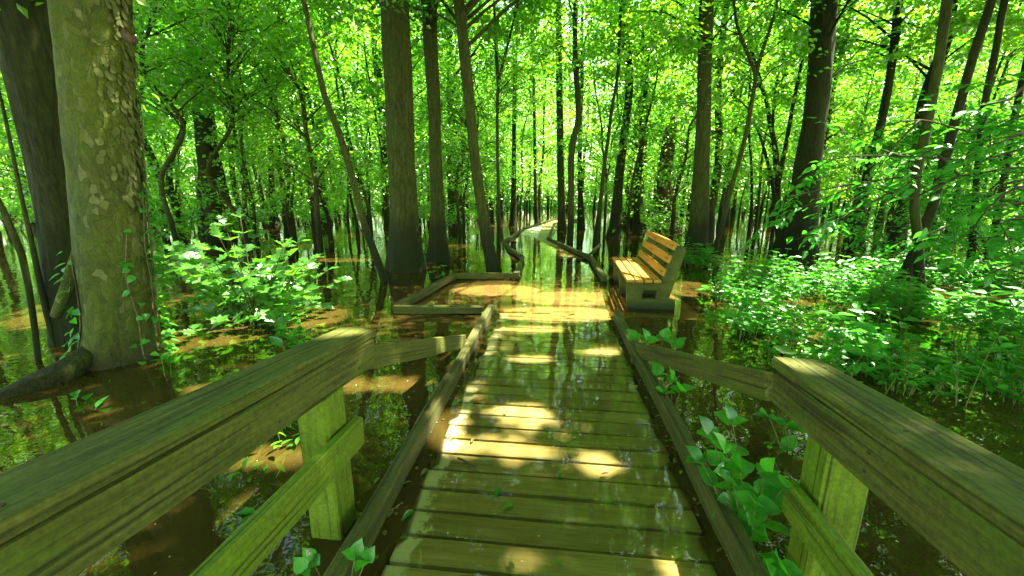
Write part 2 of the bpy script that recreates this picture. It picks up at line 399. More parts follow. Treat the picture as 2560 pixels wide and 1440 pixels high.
def leaves(name, shape, base, direc, normal, L, W, tint, mat, parent=None, smooth=False, mesh_only=False):
    """one mesh of many leaves; all inputs are arrays of n rows"""
    tv, tf = shape
    base = np.asarray(base, float); n = len(base)
    d = np.asarray(direc, float); d = d / (np.linalg.norm(d, axis=1)[:, None] + 1e-9)
    nr = np.asarray(normal, float); sd = np.cross(d, nr); sd /= np.linalg.norm(sd, axis=1)[:, None] + 1e-9
    nr = np.cross(sd, d)
    L = np.broadcast_to(np.asarray(L, float), (n,)); W = np.broadcast_to(np.asarray(W, float), (n,))
    V = (base[:, None, :] + tv[None, :, 0, None] * (L[:, None] * d)[:, None, :] * 1.0
         + tv[None, :, 1, None] * (W[:, None] * sd)[:, None, :] + tv[None, :, 2, None] * (L[:, None] * nr)[:, None, :])
    k = len(tv)
    tot1 = np.array([len(f) for f in tf]); idx1 = np.concatenate([np.array(f) for f in tf])
    idx = (np.arange(n)[:, None] * k + idx1[None, :]).ravel()
    tot = np.tile(tot1, n)
    tt = np.repeat(np.broadcast_to(np.asarray(tint, float), (n,)), len(tf))
    me = bpy.data.meshes.new(name)
    fill(me, V.reshape(-1, 3), tot, idx, tt, smooth)
    me.materials.append(mat)
    if mesh_only: return me
    return link(name, me, parent)

# ------------------------------------------------------------------ openings cut through the crowns to land chosen sun patches: (centre, rx, ry)
def gp(px, py, rx, ry, z=0.0):
    p = G(px, py, z); return (p.x, p.y, z, rx, ry)
OPEN = [gp(1310, 1030, .20, .16), gp(1180, 1110, .20, .10), gp(1500, 1150, .12, .13), gp(1300, 1120, .16, .08), gp(1400, 775, .85, .42), gp(1330, 815, .4, .14),
        gp(1245, 715, .75, .42), gp(1450, 735, 1.0, .45), gp(1540, 730, .3, .3), gp(1130, 860, .26, .18), gp(1500, 870, .25, .12), gp(1120, 1060, .14, .2),
        gp(1330, 890, .25, .10), gp(640, 1140, .45, .14), gp(950, 960, .40, .16), gp(850, 650, .9, .3), gp(560, 970, .3, .12),
        (1.8, 5.9, .37, .22, .75), (-3.1, 4.5, .85, .95, .8), (-2.3, 4.9, .75, .65, .55), (1.14, 1.5, .80, .10, .13), (-.80, 1.85, .80, .12, .10),
        (-.45, 3.5, .1, .09, .35), (-.3, 4.6, .1, .09, .3), (-2.98, 3.72, 2.4, .07, .10), (-2.98, 3.72, 3.1, .07, .10), (3.2, 4.4, .35, .35, .3), (4.6, 5.6, .4, .6, .4), (5.6, 4.4, .4, .7, .5), (6.8, 6.2, .4, .9, .6), (3.1, 6.4, .4, .6, .6), (2.9, 3.3, .3, .4, .3),
        (3.8, 5.4, .4, .9, .4), (5.5, 6.5, .4, 1.2, .8), (1.45, 17.5, .03, .8, 1.4), (1.4, 11.5, .0, .35, 1.6), (3.0, 4.2, .4, .6, .4),
        (5.3, 9.5, .2, 1.4, .8), (-5.5, 5.5, .2, 1.0, 1.2)]
def keep_mask(P, rs=RS, prob=0.985):
    m = np.ones(len(P), bool)
    for (x, y, z, rx, ry) in OPEN:
        t = (P[:, 2] - z) / S.z
        qx = P[:, 0] - S.x * t - x; qy = P[:, 1] - S.y * t - y
        inside = (t > 0.15) & ((qx / rx) ** 2 + (qy / ry) ** 2 < 1)
        m &= ~(inside & (rs.rand(len(P)) < prob))
    return m

# ------------------------------------------------------------------ ground and water
def deck_dir():
    a = math.atan2(0.378, 3.704); return a
AD = deck_dir(); DU = Vector((math.sin(AD), math.cos(AD), 0)); DV = Vector((math.cos(AD), -math.sin(AD), 0)); DO = Vector((-0.778, 0, 0))
def dk(u, v, z=0): return DO + DU * u + DV * v + Vector((0, 0, z))
DECKS = [  # strips: rows of (left point, right point) with deck heights
    [(dk(.35, .13, -.006), dk(.35, 1.47, -.014)), (dk(2.4, .13, -.010), dk(2.4, 1.47, -.020)), (dk(4.98, .10, -.042), dk(4.98, 1.50, -.046))],
    [(Vector((-1.47, 5.10, -.055)), Vector((2.42, 4.70, -.055))), (Vector((-1.02, 7.08, -.070)), Vector((2.66, 6.90, -.070)))],
    [(Vector((.07, 7.02, -.092)), Vector((1.53, 6.95, -.092))), (Vector((.27, 9.3, -.085)), Vector((1.78, 9.2, -.020))),
     (Vector((-.10, 12.7, -.070)), Vector((1.20, 13.4, .018))), (Vector((.52, 17.3, .030)), Vector((1.85, 17.2, .034))), (Vector((1.3, 20.8, .04)), Vector((2.2, 20.5, .04))), (Vector((3.1, 26.4, .045)), Vector((4.1, 25.3, .045)))],
]
def water_depth(X, Y):
    dep = np.full(X.shape, 0.6)
    for strip in DECKS:
        for (l0, r0), (l1, r1) in zip(strip[:-1], strip[1:]):
            c0 = (l0 + r0) / 2; c1 = (l1 + r1) / 2; ax = c1 - c0; L2 = ax.x ** 2 + ax.y ** 2
            t = ((X - c0.x) * ax.x + (Y - c0.y) * ax.y) / L2
            lx = l0.x + (l1.x - l0.x) * t; ly = l0.y + (l1.y - l0.y) * t; rx = r0.x + (r1.x - r0.x) * t; ry = r0.y + (r1.y - r0.y) * t
            w2 = (rx - lx) ** 2 + (ry - ly) ** 2
            s = ((X - lx) * (rx - lx) + (Y - ly) * (ry - ly)) / w2
            z = (l0.z + (l1.z - l0.z) * t) * (1 - s) + (r0.z + (r1.z - r0.z) * t) * s
            m = (t >= 0) & (t <= 1) & (s >= 0) & (s <= 1)
            dep = np.where(m, np.maximum(-z, 0.001), dep)
    return dep
xs = np.concatenate([[-120, -60, -20, -8, -4], np.arange(-2.2, 3.2, 0.05), [4.5, 8, 20, 60, 120]])
ys = np.concatenate([[-60, -20, -6, -1], np.arange(0.0, 9.0, 0.05), np.arange(9.0, 27.5, 0.25), [32, 45, 80, 130]])
X, Y = np.meshgrid(xs, ys)
nx, ny = len(xs), len(ys)
i, j = np.meshgrid(np.arange(nx - 1), np.arange(ny - 1)); a = (j * nx + i).ravel()
me = bpy.data.meshes.new('water')
Vw = np.stack([X, Y, np.zeros_like(X)], -1).reshape(-1, 3)
fill(me, Vw, np.full(len(a), 4), np.stack([a, a + 1, a + 1 + nx, a + nx], -1).ravel(), None, True)
at = me.attributes.new('depth', 'FLOAT', 'POINT'); at.data.foreach_set('value', water_depth(X, Y).ravel().astype(np.float32))
me.materials.append(M['water'])
tag(link('water', me), 'still brown flood water mirroring the green wood', None, kind='structure')
me = bpy.data.meshes.new('ground')
fill(me, np.array([(-130, -70, -.7), (130, -70, -.7), (130, 140, -.7), (-130, 140, -.7)], float), np.array([4]), np.arange(4))
me.materials.append(M['mud'])
tag(link('ground', me), 'muddy forest floor under the flood', None, kind='structure')

# ------------------------------------------------------------------ boards
def board_mesh(L, Wd, T, warp=0.004, seg=14, rs=RS, chamfer=0.006):
    """board along +X from 0 to L, width along Y, thickness along Z; softened, slightly uneven"""
    c = min(chamfer, Wd * .3, T * .3)
    y, z = Wd / 2, T / 2
    prof = [(-y + c, -z), (y - c, -z), (y, -z + c), (y, z - c), (y - c, z), (-y + c, z), (-y, z - c), (-y, -z + c)]
    n = max(3, int(seg)); mb = MB(); V = []
    ph = rs.rand(8, 2) * 6.28
    for k in range(n + 1):
        x = L * k / n
        for q, (py, pz) in enumerate(prof):
            V.append((x, py + warp * math.sin(x * 3.1 + ph[q, 0]) * (.6 + .4 * rs.rand()), pz + warp * .7 * math.sin(x * 4.3 + ph[q, 1]) + (rs.rand() - .5) * warp * .5))
    f = [tuple(range(7, -1, -1)), tuple(n * 8 + q for q in range(8))]
    for k in range(n):
        for q in range(8):
            q2 = (q + 1) % 8
            f.append((k * 8 + q, k * 8 + q2, (k + 1) * 8 + q2, (k + 1) * 8 + q))
    mb.add(V, f); return mb
def board(name, p0, p1, Wd, T, mat, parent=None, up=Vector((0, 0, 1)), warp=0.004, chamfer=0.006, seg=None):
    """board whose centre line runs p0->p1; width is across (horizontal), thickness is along up. parent at origin-rotation"""
    p0 = Vector(p0); p1 = Vector(p1); x = (p1 - p0); L = x.length; x.normalize()
    y = up.cross(x).normalized(); z = x.cross(y)
    mb = board_mesh(L, Wd, T, warp, seg or max(4, int(L / .12)), RS, chamfer)
    off = parent.location if parent is not None else Vector((0, 0, 0))
    mt = Matrix((x, y, z)).transposed().to_4x4(); mt.translation = p0 - off
    return mb.build(name, mat, parent, False, mt)

# the boardwalk: planked decks, kerb rails and stub posts
bw = thing('boardwalk', 'flooded plank boardwalk with low kerb rails winding off into the wood', 'boardwalk', (0, 0, 0))
def plank_deck(name, strip, pitch, parent, gap=0.019, T=0.035, mat=None):
    mb = MB()
    ang = AD
    for (l0, r0), (l1, r1) in zip(strip[:-1], strip[1:]):
        Lm = ((l1 + r1) / 2 - (l0 + r0) / 2).length; n = max(1, round(Lm / pitch))
        for k in range(n):
            t0 = k / n; t1 = (k + 1) / n - gap / Lm
            jit = RS.randn() * .0016; e0 = RS.randn() * .012; e1 = RS.randn() * .012
            a0 = l0.lerp(l1, t0); b0 = r0.lerp(r1, t0); a1 = l0.lerp(l1, t1); b1 = r0.lerp(r1, t1)
            dv = (b0 - a0).normalized()
            m = 10; V = []
            bow = RS.randn() * .0025
            for q in range(m + 1):
                s = q / m
                p = (a0 - dv * e0).lerp(b0 + dv * e1, s); p2 = (a1 - dv * e0).lerp(b1 + dv * e1, s)
                dz = jit + bow * math.sin(s * 3.14) + RS.randn() * .0006
                pm = p.lerp(p2, .06); pn = p.lerp(p2, .94)
                V += [(p.x, p.y, p.z + dz - T), (p.x, p.y, p.z + dz - .004), (pm.x, pm.y, p.z + dz), (pn.x, pn.y, p2.z + dz), (p2.x, p2.y, p2.z + dz - .004), (p2.x, p2.y, p2.z + dz - T)]
            f = [(5, 4, 3, 2, 1, 0), tuple(m * 6 + q for q in range(6))]
            for q in range(m):
                for e in range(6):
                    e2 = (e + 1) % 6; f.append((q * 6 + e, q * 6 + e2, q * 6 + 6 + e2, q * 6 + 6 + e))
            mb.add(V, f, RS.rand())
    # local frame: X across the deck, Y along it
    mt = Matrix((DV, DU, Vector((0, 0, 1)))).transposed().to_4x4(); mt.translation = DO
    inv = np.array(mt.inverted())
    allv = [np.c_[v, np.ones(len(v))] @ inv.T for v in mb.v]; mb.v = [v[:, :3] for v in allv]
    return mb.build(name, mat or M['deck'], parent, False, mt)
plank_deck('walkway_deck', DECKS[0], 0.149, bw)
plank_deck('platform_deck', DECKS[1], 0.149, bw, .004, mat=M['silt_deck'])
plank_deck('far_deck', DECKS[2], 0.15, bw)
def kerb(p0, p1, zt=.105, w_=.09, h=.10, zt1=None):
    a = Vector((p0[0], p0[1], zt - h / 2)); b = Vector((p1[0], p1[1], (zt if zt1 is None else zt1) - h / 2))
    return board('kerb_rail', a, b, w_, h, M['kerb'], bw, warp=.006, chamfer=.009)
K = kerb
K(dk(.2, .0), dk(4.96, .0), .108, .075, .125)
K(dk(.2, 1.56), dk(4.82, 1.56), .108, .075, .125)
K((-1.50, 4.90), (-.36, 4.88), .105)
K((-1.49, 4.97), (-1.06, 7.0), .105)
K((-1.08, 7.08), (.02, 7.13), .105)
K((.08, 7.10), (.25, 9.2), .11)
K((.22, 9.30), (-.02, 10.6), .12)
K((-.04, 10.7), (-.24, 12.8), .09)
K((-.26, 12.88), (.50, 17.4), .10)
K((.51, 17.5), (3.1, 26.6), .14)
K((1.60, 6.80), (1.83, 9.2), .11)
K((1.82, 9.30), (1.24, 13.4), .11)
K((1.22, 13.5), (2.14, 20.6), .12)
K((2.17, 20.7), (4.2, 25.4), .14)
board('cross_beam', (1.84, 9.35, .13), (2.25, 10.2, .26), .05, .06, M['kerb'], bw)
for (x, y) in [(-.10, 7.08), (.1, 7.2), (1.62, 6.9), (1.83, 9.25), (.23, 9.25), (-.25, 12.83), (-1.46, 4.95), (-1.05, 7.03), (-.33, 4.80), (-.46, 3.6), (1.12, 3.35), (1.27, 4.6)]:
    board('kerb_block', (x, y, -.5), (x, y, .045), .10, .10, M['kerb'], bw, up=DU, seg=3)
for s_ in (0.06, 1.53):                                  # joists that carry the near planks
    board('joist', dk(.2, s_, -.11), dk(4.9, s_, -.14), .045, .12, M['kerb'], bw)

# handrails
def handrail(label, side, e0, e1, midz0, midz1, mid0, mid1, post, cross0, cross1):
    """e0 near end, e1 far end of the cap's inner top edge; side = +1 when the cap extends towards +X"""
    r = thing('handrail', label, 'handrail', (post[0], post[1], 0), 'handrails at the near end of the boardwalk')
    x = (e1 - e0).normalized(); y = Vector((0, 0, 1)).cross(x).normalized()      # y points to -X for +Y rails
    out = -y * side
    up = Vector((0, 0, 1))
    a = e0 - x * .55; W_ = .19; T = .046
    board('rail_cap', a + out * (W_ / 2) - up * T / 2, e1 + out * (W_ / 2) - up * T / 2, W_, T, M['rail'], r, chamfer=.009, warp=.003, seg=26)
    bb = a + out * .024 - up * (T + .004 + .07); b2 = e1 - x * .03 + out * .024 - up * (T + .004 + .07)
    board('side_board', bb, b2, .04, .14, M['rail'], r, warp=.003, seg=22)
    dx = x.copy(); dx.z = 0; dx.normalize()
    board('post', (post[0], post[1], -.5), (post[0], post[1], post[2]), .14, .14, M['rail_green'], r, up=dx, chamfer=.01, warp=.003)
    board('mid_rail', mid0 - (mid1 - mid0).normalized() * .5, mid1, .04, .135, M['rail_green'], r, warp=.003)
    board('brace_board', cross0, cross1, .04, .13, M['rail'], r, warp=.004)
    for (t, off_) in ((.93, .05), (.93, .14), (.60, .06), (.60, .13), (.30, .05), (.30, .14)):
        c = a.lerp(e1, t) + out * off_ + up * .0015; nm = MB(); tube(nm, [c - r.location - up * .004, c - r.location], [.006, .006], 8); nm.build('nail', M['nail'], r)
    for (t, dz) in ((.90, -.085), (.90, -.15), (.62, -.09), (.62, -.15)):
        c = a.lerp(e1, t) + out * .004 + up * dz; nm = MB(); tube(nm, [c - r.location + out * .004, c - r.location - out * .0015], [.006, .006], 8); nm.build('nail', M['nail'], r)
    return r
lz1, lz0 = .80, .925
e1 = G(940, 820, lz1); e0 = G(0, 1302, lz0)
m1 = Vector((-.690, 1.62, .42)); m0 = Vector((-.765, .80, .487))
handrail('mossy wooden handrail on the near left of the boardwalk, dark cap', -1, e0, e1, 0, 0, m0, m1, (-.80, 1.52, .66),
         Vector((-.765, 1.86, .665)), Vector((-.47, 3.66, .085)))
rz1, rz0 = .80, .86
f1 = G(1931, 892, rz1); f0 = G(2560, 1310, rz0)
handrail('green-stained handrail on the near right with a sunlit rounded cap end', 1, f0, f1, 0, 0, Vector((.93, .62, .385)), Vector((1.05, 1.30, .345)), (1.145, 1.24, .665),
         Vector((1.13, 1.62, .635)), Vector((1.13, 3.38, .11)))

# ------------------------------------------------------------------ bench
ba = math.radians(8.4); BE = Vector((math.sin(ba), math.cos(ba), 0)); BW_ = Vector((math.cos(ba), -math.sin(ba), 0)); BO = Vector((1.50, 5.10, 0))
bench = thing('park_bench', 'park bench with yellow wooden slats on mossy concrete supports beside the flooded platform', 'bench', BO)
def prism(mb, poly, u0, u1):
    n = len(poly)
    V = [BW_ * w_ + BE * u0 + Vector((0, 0, z)) for (w_, z) in poly] + [BW_ * w_ + BE * u1 + Vector((0, 0, z)) for (w_, z) in poly]
    f = [tuple(range(n))[::-1], tuple(range(n, 2 * n))] + [(k, (k + 1) % n, n + (k + 1) % n, n + k) for k in range(n)]
    mb.add([tuple(v) for v in V], f)
def support(u0, th=.10):
    bm = bmesh.new()
    outer = [(.04, -.12), (.19, -.12), (.225, .12), (.225, .25), (.41, .25), (.41, .13), (.20, .13), (.20, -.12), (.64, -.12), (.64, .10), (.548, .105), (.715, .80), (.705, .825), (.59, .835), (.575, .82), (.445, .372), (0, .372)]
    # front leg, beam, back column, foot as butting prisms in one casting
    pieces = [[(.04, -.12), (.185, -.12), (.225, .25), (.225, .370), (.0, .370)],
              [(.225, .25), (.405, .25), (.44, .370), (.225, .370)],
              [(.395, .13), (.55, .13), (.715, .795), (.70, .825), (.59, .835), (.575, .815), (.44, .370), (.405, .25)],
              [(.195, -.12), (.64, -.12), (.64, .10), (.625, .115), (.55, .13), (.195, .13)]]
    mb = MB()
    for k, p in enumerate(pieces): prism(mb, p, u0 + (0.004 if k == 3 else 0), u0 + th - (0.004 if k == 3 else 0))
    o = mb.build('support', M['concrete'], bench)
    md = o.modifiers.new('bevel', 'BEVEL'); md.width = .008; md.segments = 2; md.limit_method = 'ANGLE'
    return o
for u0 in (0.06, .92, 1.78): support(u0)
for k in range(4):
    w0 = -.015 + .055 + k * .112
    p0 = BO + BW_ * w0 + BE * -.03 + Vector((0, 0, .391)); p1 = p0 + BE * 2.0
    board('seat_slat', p0, p1, .092, .038, M['slat'], bench, warp=.0015, chamfer=.006)
bs = (BW_ * .135 + Vector((0, 0, .445))).normalized()
for t in (.13, .31, .485):
    c = BW_ * .44 + Vector((0, 0, .37)) + bs * t
    nrm = Vector((0, 0, 1)).cross(BE)  # towards -W
    nrm = BE.cross(bs).normalized()
    if nrm.dot(BW_) > 0: nrm = -nrm
    c = c + nrm * .021
    p0 = BO + c + BE * .03; p1 = p0 + BE * 1.92
    board('back_slat', p0, p1, .10, .038, M['slat'], bench, up=nrm, warp=.0015, chamfer=.006)

# ------------------------------------------------------------------ trees
def spray_leaves(cent, rad, per, rs, flat=0.3):
    """leaf bases, directions and normals for flattened sprays round the given centres"""
    n = len(cent); 
    idx = np.repeat(np.arange(n), per)
    off = rs.randn(len(idx), 3); off *= (0.9 * rs.rand(len(idx), 1) ** 0.5 + .1) * 0.62
    R = np.broadcast_to(np.asarray(rad, float), (n,))[idx]
    off[:, :2] *= R[:, None]; off[:, 2] *= R * flat
    tilt = rs.randn(n, 2) * .35
    off[:, 2] += (off[:, 0] * tilt[idx, 0] + off[:, 1] * tilt[idx, 1]) - 0.18 * (off[:, 0] ** 2 + off[:, 1] ** 2) / (R + .01)
    B = cent[idx] + off
    d = off + rs.randn(len(idx), 3) * .35 * R[:, None]; d[:, 2] = d[:, 2] * .5 - .15 * R
    nr = np.c_[rs.randn(len(idx), 2) * .55, np.ones(len(idx))]
    nr[:, 0] += tilt[idx, 0] * .5
    return B, d, nr, idx
def crown_centres(axis, z0, z1, R, n, rs, shape='tall'):
    t = rs.rand(n) ** (1.0 if shape == 'tall' else .8); z = z0 + (z1 - z0) * t
    prof = np.clip(np.sin(np.clip(t * .9 + .12, 0, 1) * np.pi) ** .6, .25, 1)
    r = R * prof * np.sqrt(rs.rand(n) * .92 + .08); th = rs.rand(n) * 2 * np.pi
    ax = axis(z)
    return np.c_[ax[:, 0] + r * np.cos(th), ax[:, 1] + r * np.sin(th), z], r
def make_tree(name, label, cat, pts, z0, z1, R, nspray, per, L, bark, leafm='leaf', rs=RS, sides=14, step=.16, flute=0.0, group=None, trim=True, sprayr=.55, branch=3, base=None, extra_tubes=None, wob=.05, rmax_b=.05):
    """pts rows (x,y,z,r) from the root up, world coordinates (or local for prototypes)"""
    base = Vector(pts[0][:3]) if base is None else Vector(base); base.z = 0
    root = thing(name, label, cat, base, group)
    if trim and nspray: per = int(per * 1.55); L = L * .80
    P = np.array(pts, float); P[:, :3] -= np.array(base)
    Q = resample(P, step)
    ph = rs.rand() * 6
    fl = None
    if flute:
        fl = lambda PP, th: 1 + flute * np.exp(-np.clip(PP[:, 2:3], 0, 9) / .45) * np.cos(th[None, :] * 6 + ph + np.sin(th[None, :] * 2 + ph) * .9)
    mb = MB(); tube(mb, Q[:, :3], Q[:, 3], sides, fl, wob=wob, rs=rs)
    if extra_tubes:
        for e in extra_tubes:
            E_ = np.array(e, float); E_[:, :3] -= np.array(base); q = resample(E_, step); tube(mb, q[:, :3], q[:, 3], max(6, sides // 2), wob=wob, rs=rs)
    zs = Q[:, 2]; order = np.argsort(zs)
    axis = lambda z: np.c_[np.interp(z, zs[order], Q[order, 0]), np.interp(z, zs[order], Q[order, 1])]
    if nspray:
        C, r = crown_centres(axis, z0, z1, R, nspray, rs)
        okb = keep_mask(C + np.array(base), rs, 1.0) if trim else np.ones(nspray, bool)
        for k in range(0, nspray, branch):
            if not okb[k]: continue
            zb = max(C[k, 2] - .45 * r[k] - .1, .3); a = axis(np.array([zb]))[0]
            rb = min(np.interp(zb, zs[order], Q[order, 3]) * .45, .010 + .010 * r[k], rmax_b)
            p0 = np.array([a[0], a[1], zb]); p3 = C[k]; mid = p0 * .5 + p3 * .5 + np.array([rs.randn() * .1, rs.randn() * .1, .12 * r[k]])
            pp = resample(np.array([np.r_[p0, rb], np.r_[mid, rb * .65], np.r_[p3, rb * .25]]), .45)
            tube(mb, pp[:, :3], pp[:, 3], 5, cap=False)
    mb.build('trunk', bark, root, True)
    if nspray:
        sr = sprayr * (.6 + .8 * rs.rand(nspray))
        B, d, nr, idx = spray_leaves(C, sr, per, rs)
        tint = np.clip(.54 + .28 * rs.randn(nspray)[idx] + .14 * rs.randn(len(idx)), 0, 1)
        LL = L * (.65 + .6 * rs.rand(len(B)))
        if trim:
            k = keep_mask(B + np.array(base) + d / (np.linalg.norm(d, axis=1)[:, None] + 1e-6) * LL[:, None] * .5, rs); B, d, nr, tint, LL = B[k], d[k], nr[k], tint[k], LL[k]
        leaves('crown', DIAMOND, B, d, nr, LL, LL * .62, tint, M[leafm], root)
    return root
def px_trunk(rows, Y, top=13.0, taper=.45, lean=None):
    """rows (px, py, width px) from the base up, standing in the plane y=Y -> (x,y,z,r) rows, extended up to 'top' and below the water"""
    out = []
    for (px, py, wd) in rows:
        p = A(px, py, Y); out.append([p.x, p.y, p.z, wd / 2 / F * depth_of(p) / math.sqrt(1 + ((px - 1280) / F) ** 2)])
    b = out[0]
    if b[2] > -.05: out.insert(0, [b[0], b[1], -.45, b[3] * 1.08])
    a, c = out[-2], out[-1]
    dz = max(c[2] - a[2], .2); kx = np.clip((c[0] - a[0]) / dz, -.35, .35)
    z = c[2]
    if top > z + .5:
        n = max(2, int((top - z) / 1.5))
        for k in range(1, n + 1):
            t = k / n; out.append([c[0] + kx * (top - z) * t * (1 - .25 * t) + RS.randn() * .05, c[1] + RS.randn() * .06, z + (top - z) * t, c[3] * (1 - (1 - taper) * t)])
    return out
def baseY(py): return G(1280, py).y

T = []   # (name,label,rows,Y,top,z0,z1,R,nspray,per,L,bark,leaf,flute,sides)
# --- the big twin-stemmed tree on the left
Yf = 3.45
syc_rows = [(318, 1000, 300), (308, 940, 232), (303, 880, 196), (300, 800, 176), (290, 700, 182), (280, 600, 190), (268, 450, 194), (255, 300, 199), (240, 150, 206), (227, 0, 212)]
syc_back = [(232, 940, 190), (205, 850, 150), (175, 740, 128), (160, 620, 124), (148, 480, 140), (125, 330, 170), (100, 180, 195), (62, 0, 225)]
sy = px_trunk(syc_rows, Yf, 14, .6); sy2 = px_trunk(syc_back, 3.95, 13, .5)
syb = Vector((sy[0][0], sy[0][1], 0))
syc = thing('sycamore_tree', 'huge twin-stemmed tree with flaking mossy bark on the left edge', 'tree', syb)
def big_stem(pts, mat, flut, seedk):
    P = np.array(pts); P[:, :3] -= np.array(syb); q = resample(P, .05)
    mb = MB(); rs = np.random.RandomState(seedk)
    k = rs.rand(12) * 6.28
    def fl(PP, th):
        z = PP[:, 2:3]; t = th[None, :]
        r = 1 + flut * np.exp(-np.clip(z, 0, 9) / .35) * np.cos(t * 5 + k[0]) + .025 * np.sin(t * 3 + z * 1.3 + k[1]) + .02 * np.sin(t * 5 - z * 2.1 + k[2]) + .014 * np.sin(t * 9 + z * 5 + k[3]) + .010 * np.sin(t * 14 - z * 8 + k[4])
        r = r + .012 * np.sin(t * 23 + np.sin(z * 7 + k[5]) * 2) * np.sin(z * 19 + t * 7 + k[6])
        return r
    tube(mb, q[:, :3], q[:, 3], 72, fl)
    return mb.build('trunk', mat, syc, True)
big_stem(sy, M['sycamore'], .10, 3); o = big_stem(sy2, M['bark_dark'], .10, 5); o['label'] = 'dark shaded rear stem'
def part_tube(name, rows, mat, parent, sides=12, wob=.08, step=.08):
    P = np.array(rows, float); P[:, :3] -= np.array(parent.location); q = resample(P, step); mb = MB()
    tube(mb, q[:, :3], q[:, 3], sides, wob=wob); return mb.build(name, mat, parent, True)
def rw(px, py, dep, wd): p = D(px, py, dep); return (p.x, p.y, p.z, wd / 2 / F * dep)
part_tube('root', [rw(310, 800, 3.75, 20), rw(245, 862, 3.56, 34), rw(200, 900, 3.38, 46), rw(155, 930, 3.25, 54), rw(95, 955, 3.12, 50), rw(20, 985, 2.98, 36), rw(-60, 1008, 2.88, 26), rw(-150, 1040, 2.78, 16)], M['root'], syc, 20, .16, .03)
part_tube('root', [rw(205, 560, 3.45, 8), rw(185, 650, 3.4, 18), rw(168, 720, 3.35, 26), rw(140, 790, 3.4, 20)], M['sycamore'], syc, 10)
part_tube('knot', [rw(318, 88, 2.80, 26), rw(330, 98, 2.76, 24), rw(338, 104, 2.75, 12)], M['bark_dead'], syc, 10, .15, .01)
rs = np.random.RandomState(77); nf = 900
zf = .9 + 2.4 * rs.rand(nf) ** .8; af = -.95 + 1.75 * rs.rand(nf) ** .75
Psy = np.array(sy); okf = rs.rand(nf) < np.clip((zf - .7) * .55, .12, 1) * np.clip((af + 1.2) * .8, .25, 1)
zf, af = zf[okf], af[okf]; ov = np.c_[np.cos(af), np.sin(af), np.zeros(len(af))]
rf = np.interp(zf, Psy[:, 2], Psy[:, 3]) * 1.035
Bf = np.c_[np.interp(zf, Psy[:, 2], Psy[:, 0]), np.full(len(zf), Yf), zf] + ov * rf[:, None] - np.array(syb)
tang = np.c_[-np.sin(af), np.cos(af), np.zeros(len(af))]
PLATE = (np.array([(0, -.3, 0), (0, .3, 0), (.5, -.5, .02), (.5, .5, .02), (.9, -.35, .05), (.95, .3, .07), (1.0, 0, .08)]), [(0, 2, 3, 1), (2, 4, 6, 5), (2, 5, 3)])
Lf = .025 + .05 * rs.rand(len(zf)) ** 1.6
fl_ = leaves('bark_flakes', PLATE, Bf, np.c_[tang[:, :2] * rs.randn(len(zf), 1) * .25, -np.ones(len(zf))] + ov * .06, ov, Lf, Lf * (.45 + .35 * rs.rand(len(zf))), rs.rand(len(zf)), M['flake'], syc); fl_['kind'] = 'stuff'
C, r = crown_centres(lambda z: np.c_[np.interp(z, [0, 5, 14], [0, .6, 1.2]), np.zeros(len(z))], 5.0, 14, 5.0, 200, RS)
B, d, nr, idx = spray_leaves(C, .6, 80, RS); k = keep_mask(B + np.array(syb)); LL = .17 * (.65 + .6 * RS.rand(len(B)))
tt = np.clip(.5 + .25 * RS.randn(len(B)), 0, 1)
leaves('crown', DIAMOND, B[k], d[k], nr[k], LL[k], LL[k] * .7, tt[k], M['leaf'], syc)

def named(name, label, rows, Y, top, z0, R, nspray, per, L, bark, leafm='leaf', flute=0, sides=14, cat='tree', group=None, taper=.45, sprayr=.55, **kw):
    return make_tree(name, label, cat, px_trunk(rows, Y, top, taper), z0, top + .8, R, nspray, per, L, M[bark], leafm, flute=flute, sides=sides, group=group, sprayr=sprayr, **kw)
GT = 'tall trees standing in the flooded wood'
GS = 'slender trees standing in the flooded wood'
named('tall_tree', 'thick double-stemmed dark tree behind the lobed-leaf bush', [(545, 600, 70), (540, 540, 58), (528, 450, 56), (515, 350, 55), (502, 240, 52), (490, 140, 48), (478, 60, 46)], baseY(588), 17, 6.5, 3.6, 100, 60, .2, 'bark_dark', flute=.10, group=GT,
      extra_tubes=[[(*A(517, 600, 15.6), .30), (*A(514, 540, 15.6), .26), (*A(508, 470, 15.6), .2), (*A(505, 420, 15.6), .1)]])
named('slender_tree', 'thin crooked tree leaning left, rising from the water beside the fluted trunk', [(962, 706, 20), (940, 640, 19), (915, 575, 18), (895, 500, 17), (880, 440, 17), (862, 380, 18), (845, 325, 18), (815, 250, 17), (795, 170, 16), (778, 90, 15), (762, 15, 14)], baseY(703), 11, 4.2, 2.2, 55, 60, .13, 'bark_thin', group=GS, step=.1)
named('tall_tree', 'broad straight grey trunk with a dark swollen base, left of the boardwalk', [(1017, 686, 108), (1014, 640, 96), (1012, 590, 82), (1010, 540, 74), (1008, 480, 70), (1004, 400, 67), (1000, 300, 68), (995, 200, 69), (990, 100, 71), (987, 0, 73)], baseY(680) + .3, 17, 5.2, 4.6, 200, 80, .17, 'bark', flute=.09, sides=40, group=GT, step=.08)
named('tall_tree', 'narrower straight trunk with a flared wet base, right of the broad grey trunk', [(1098, 660, 74), (1096, 630, 58), (1095, 590, 44), (1094, 540, 37), (1091, 450, 34), (1088, 350, 33), (1084, 250, 34), (1077, 120, 35), (1070, 0, 36)], baseY(655) + .2, 16, 5.2, 4.4, 180, 80, .17, 'bark', flute=.09, sides=32, group=GT, step=.08)
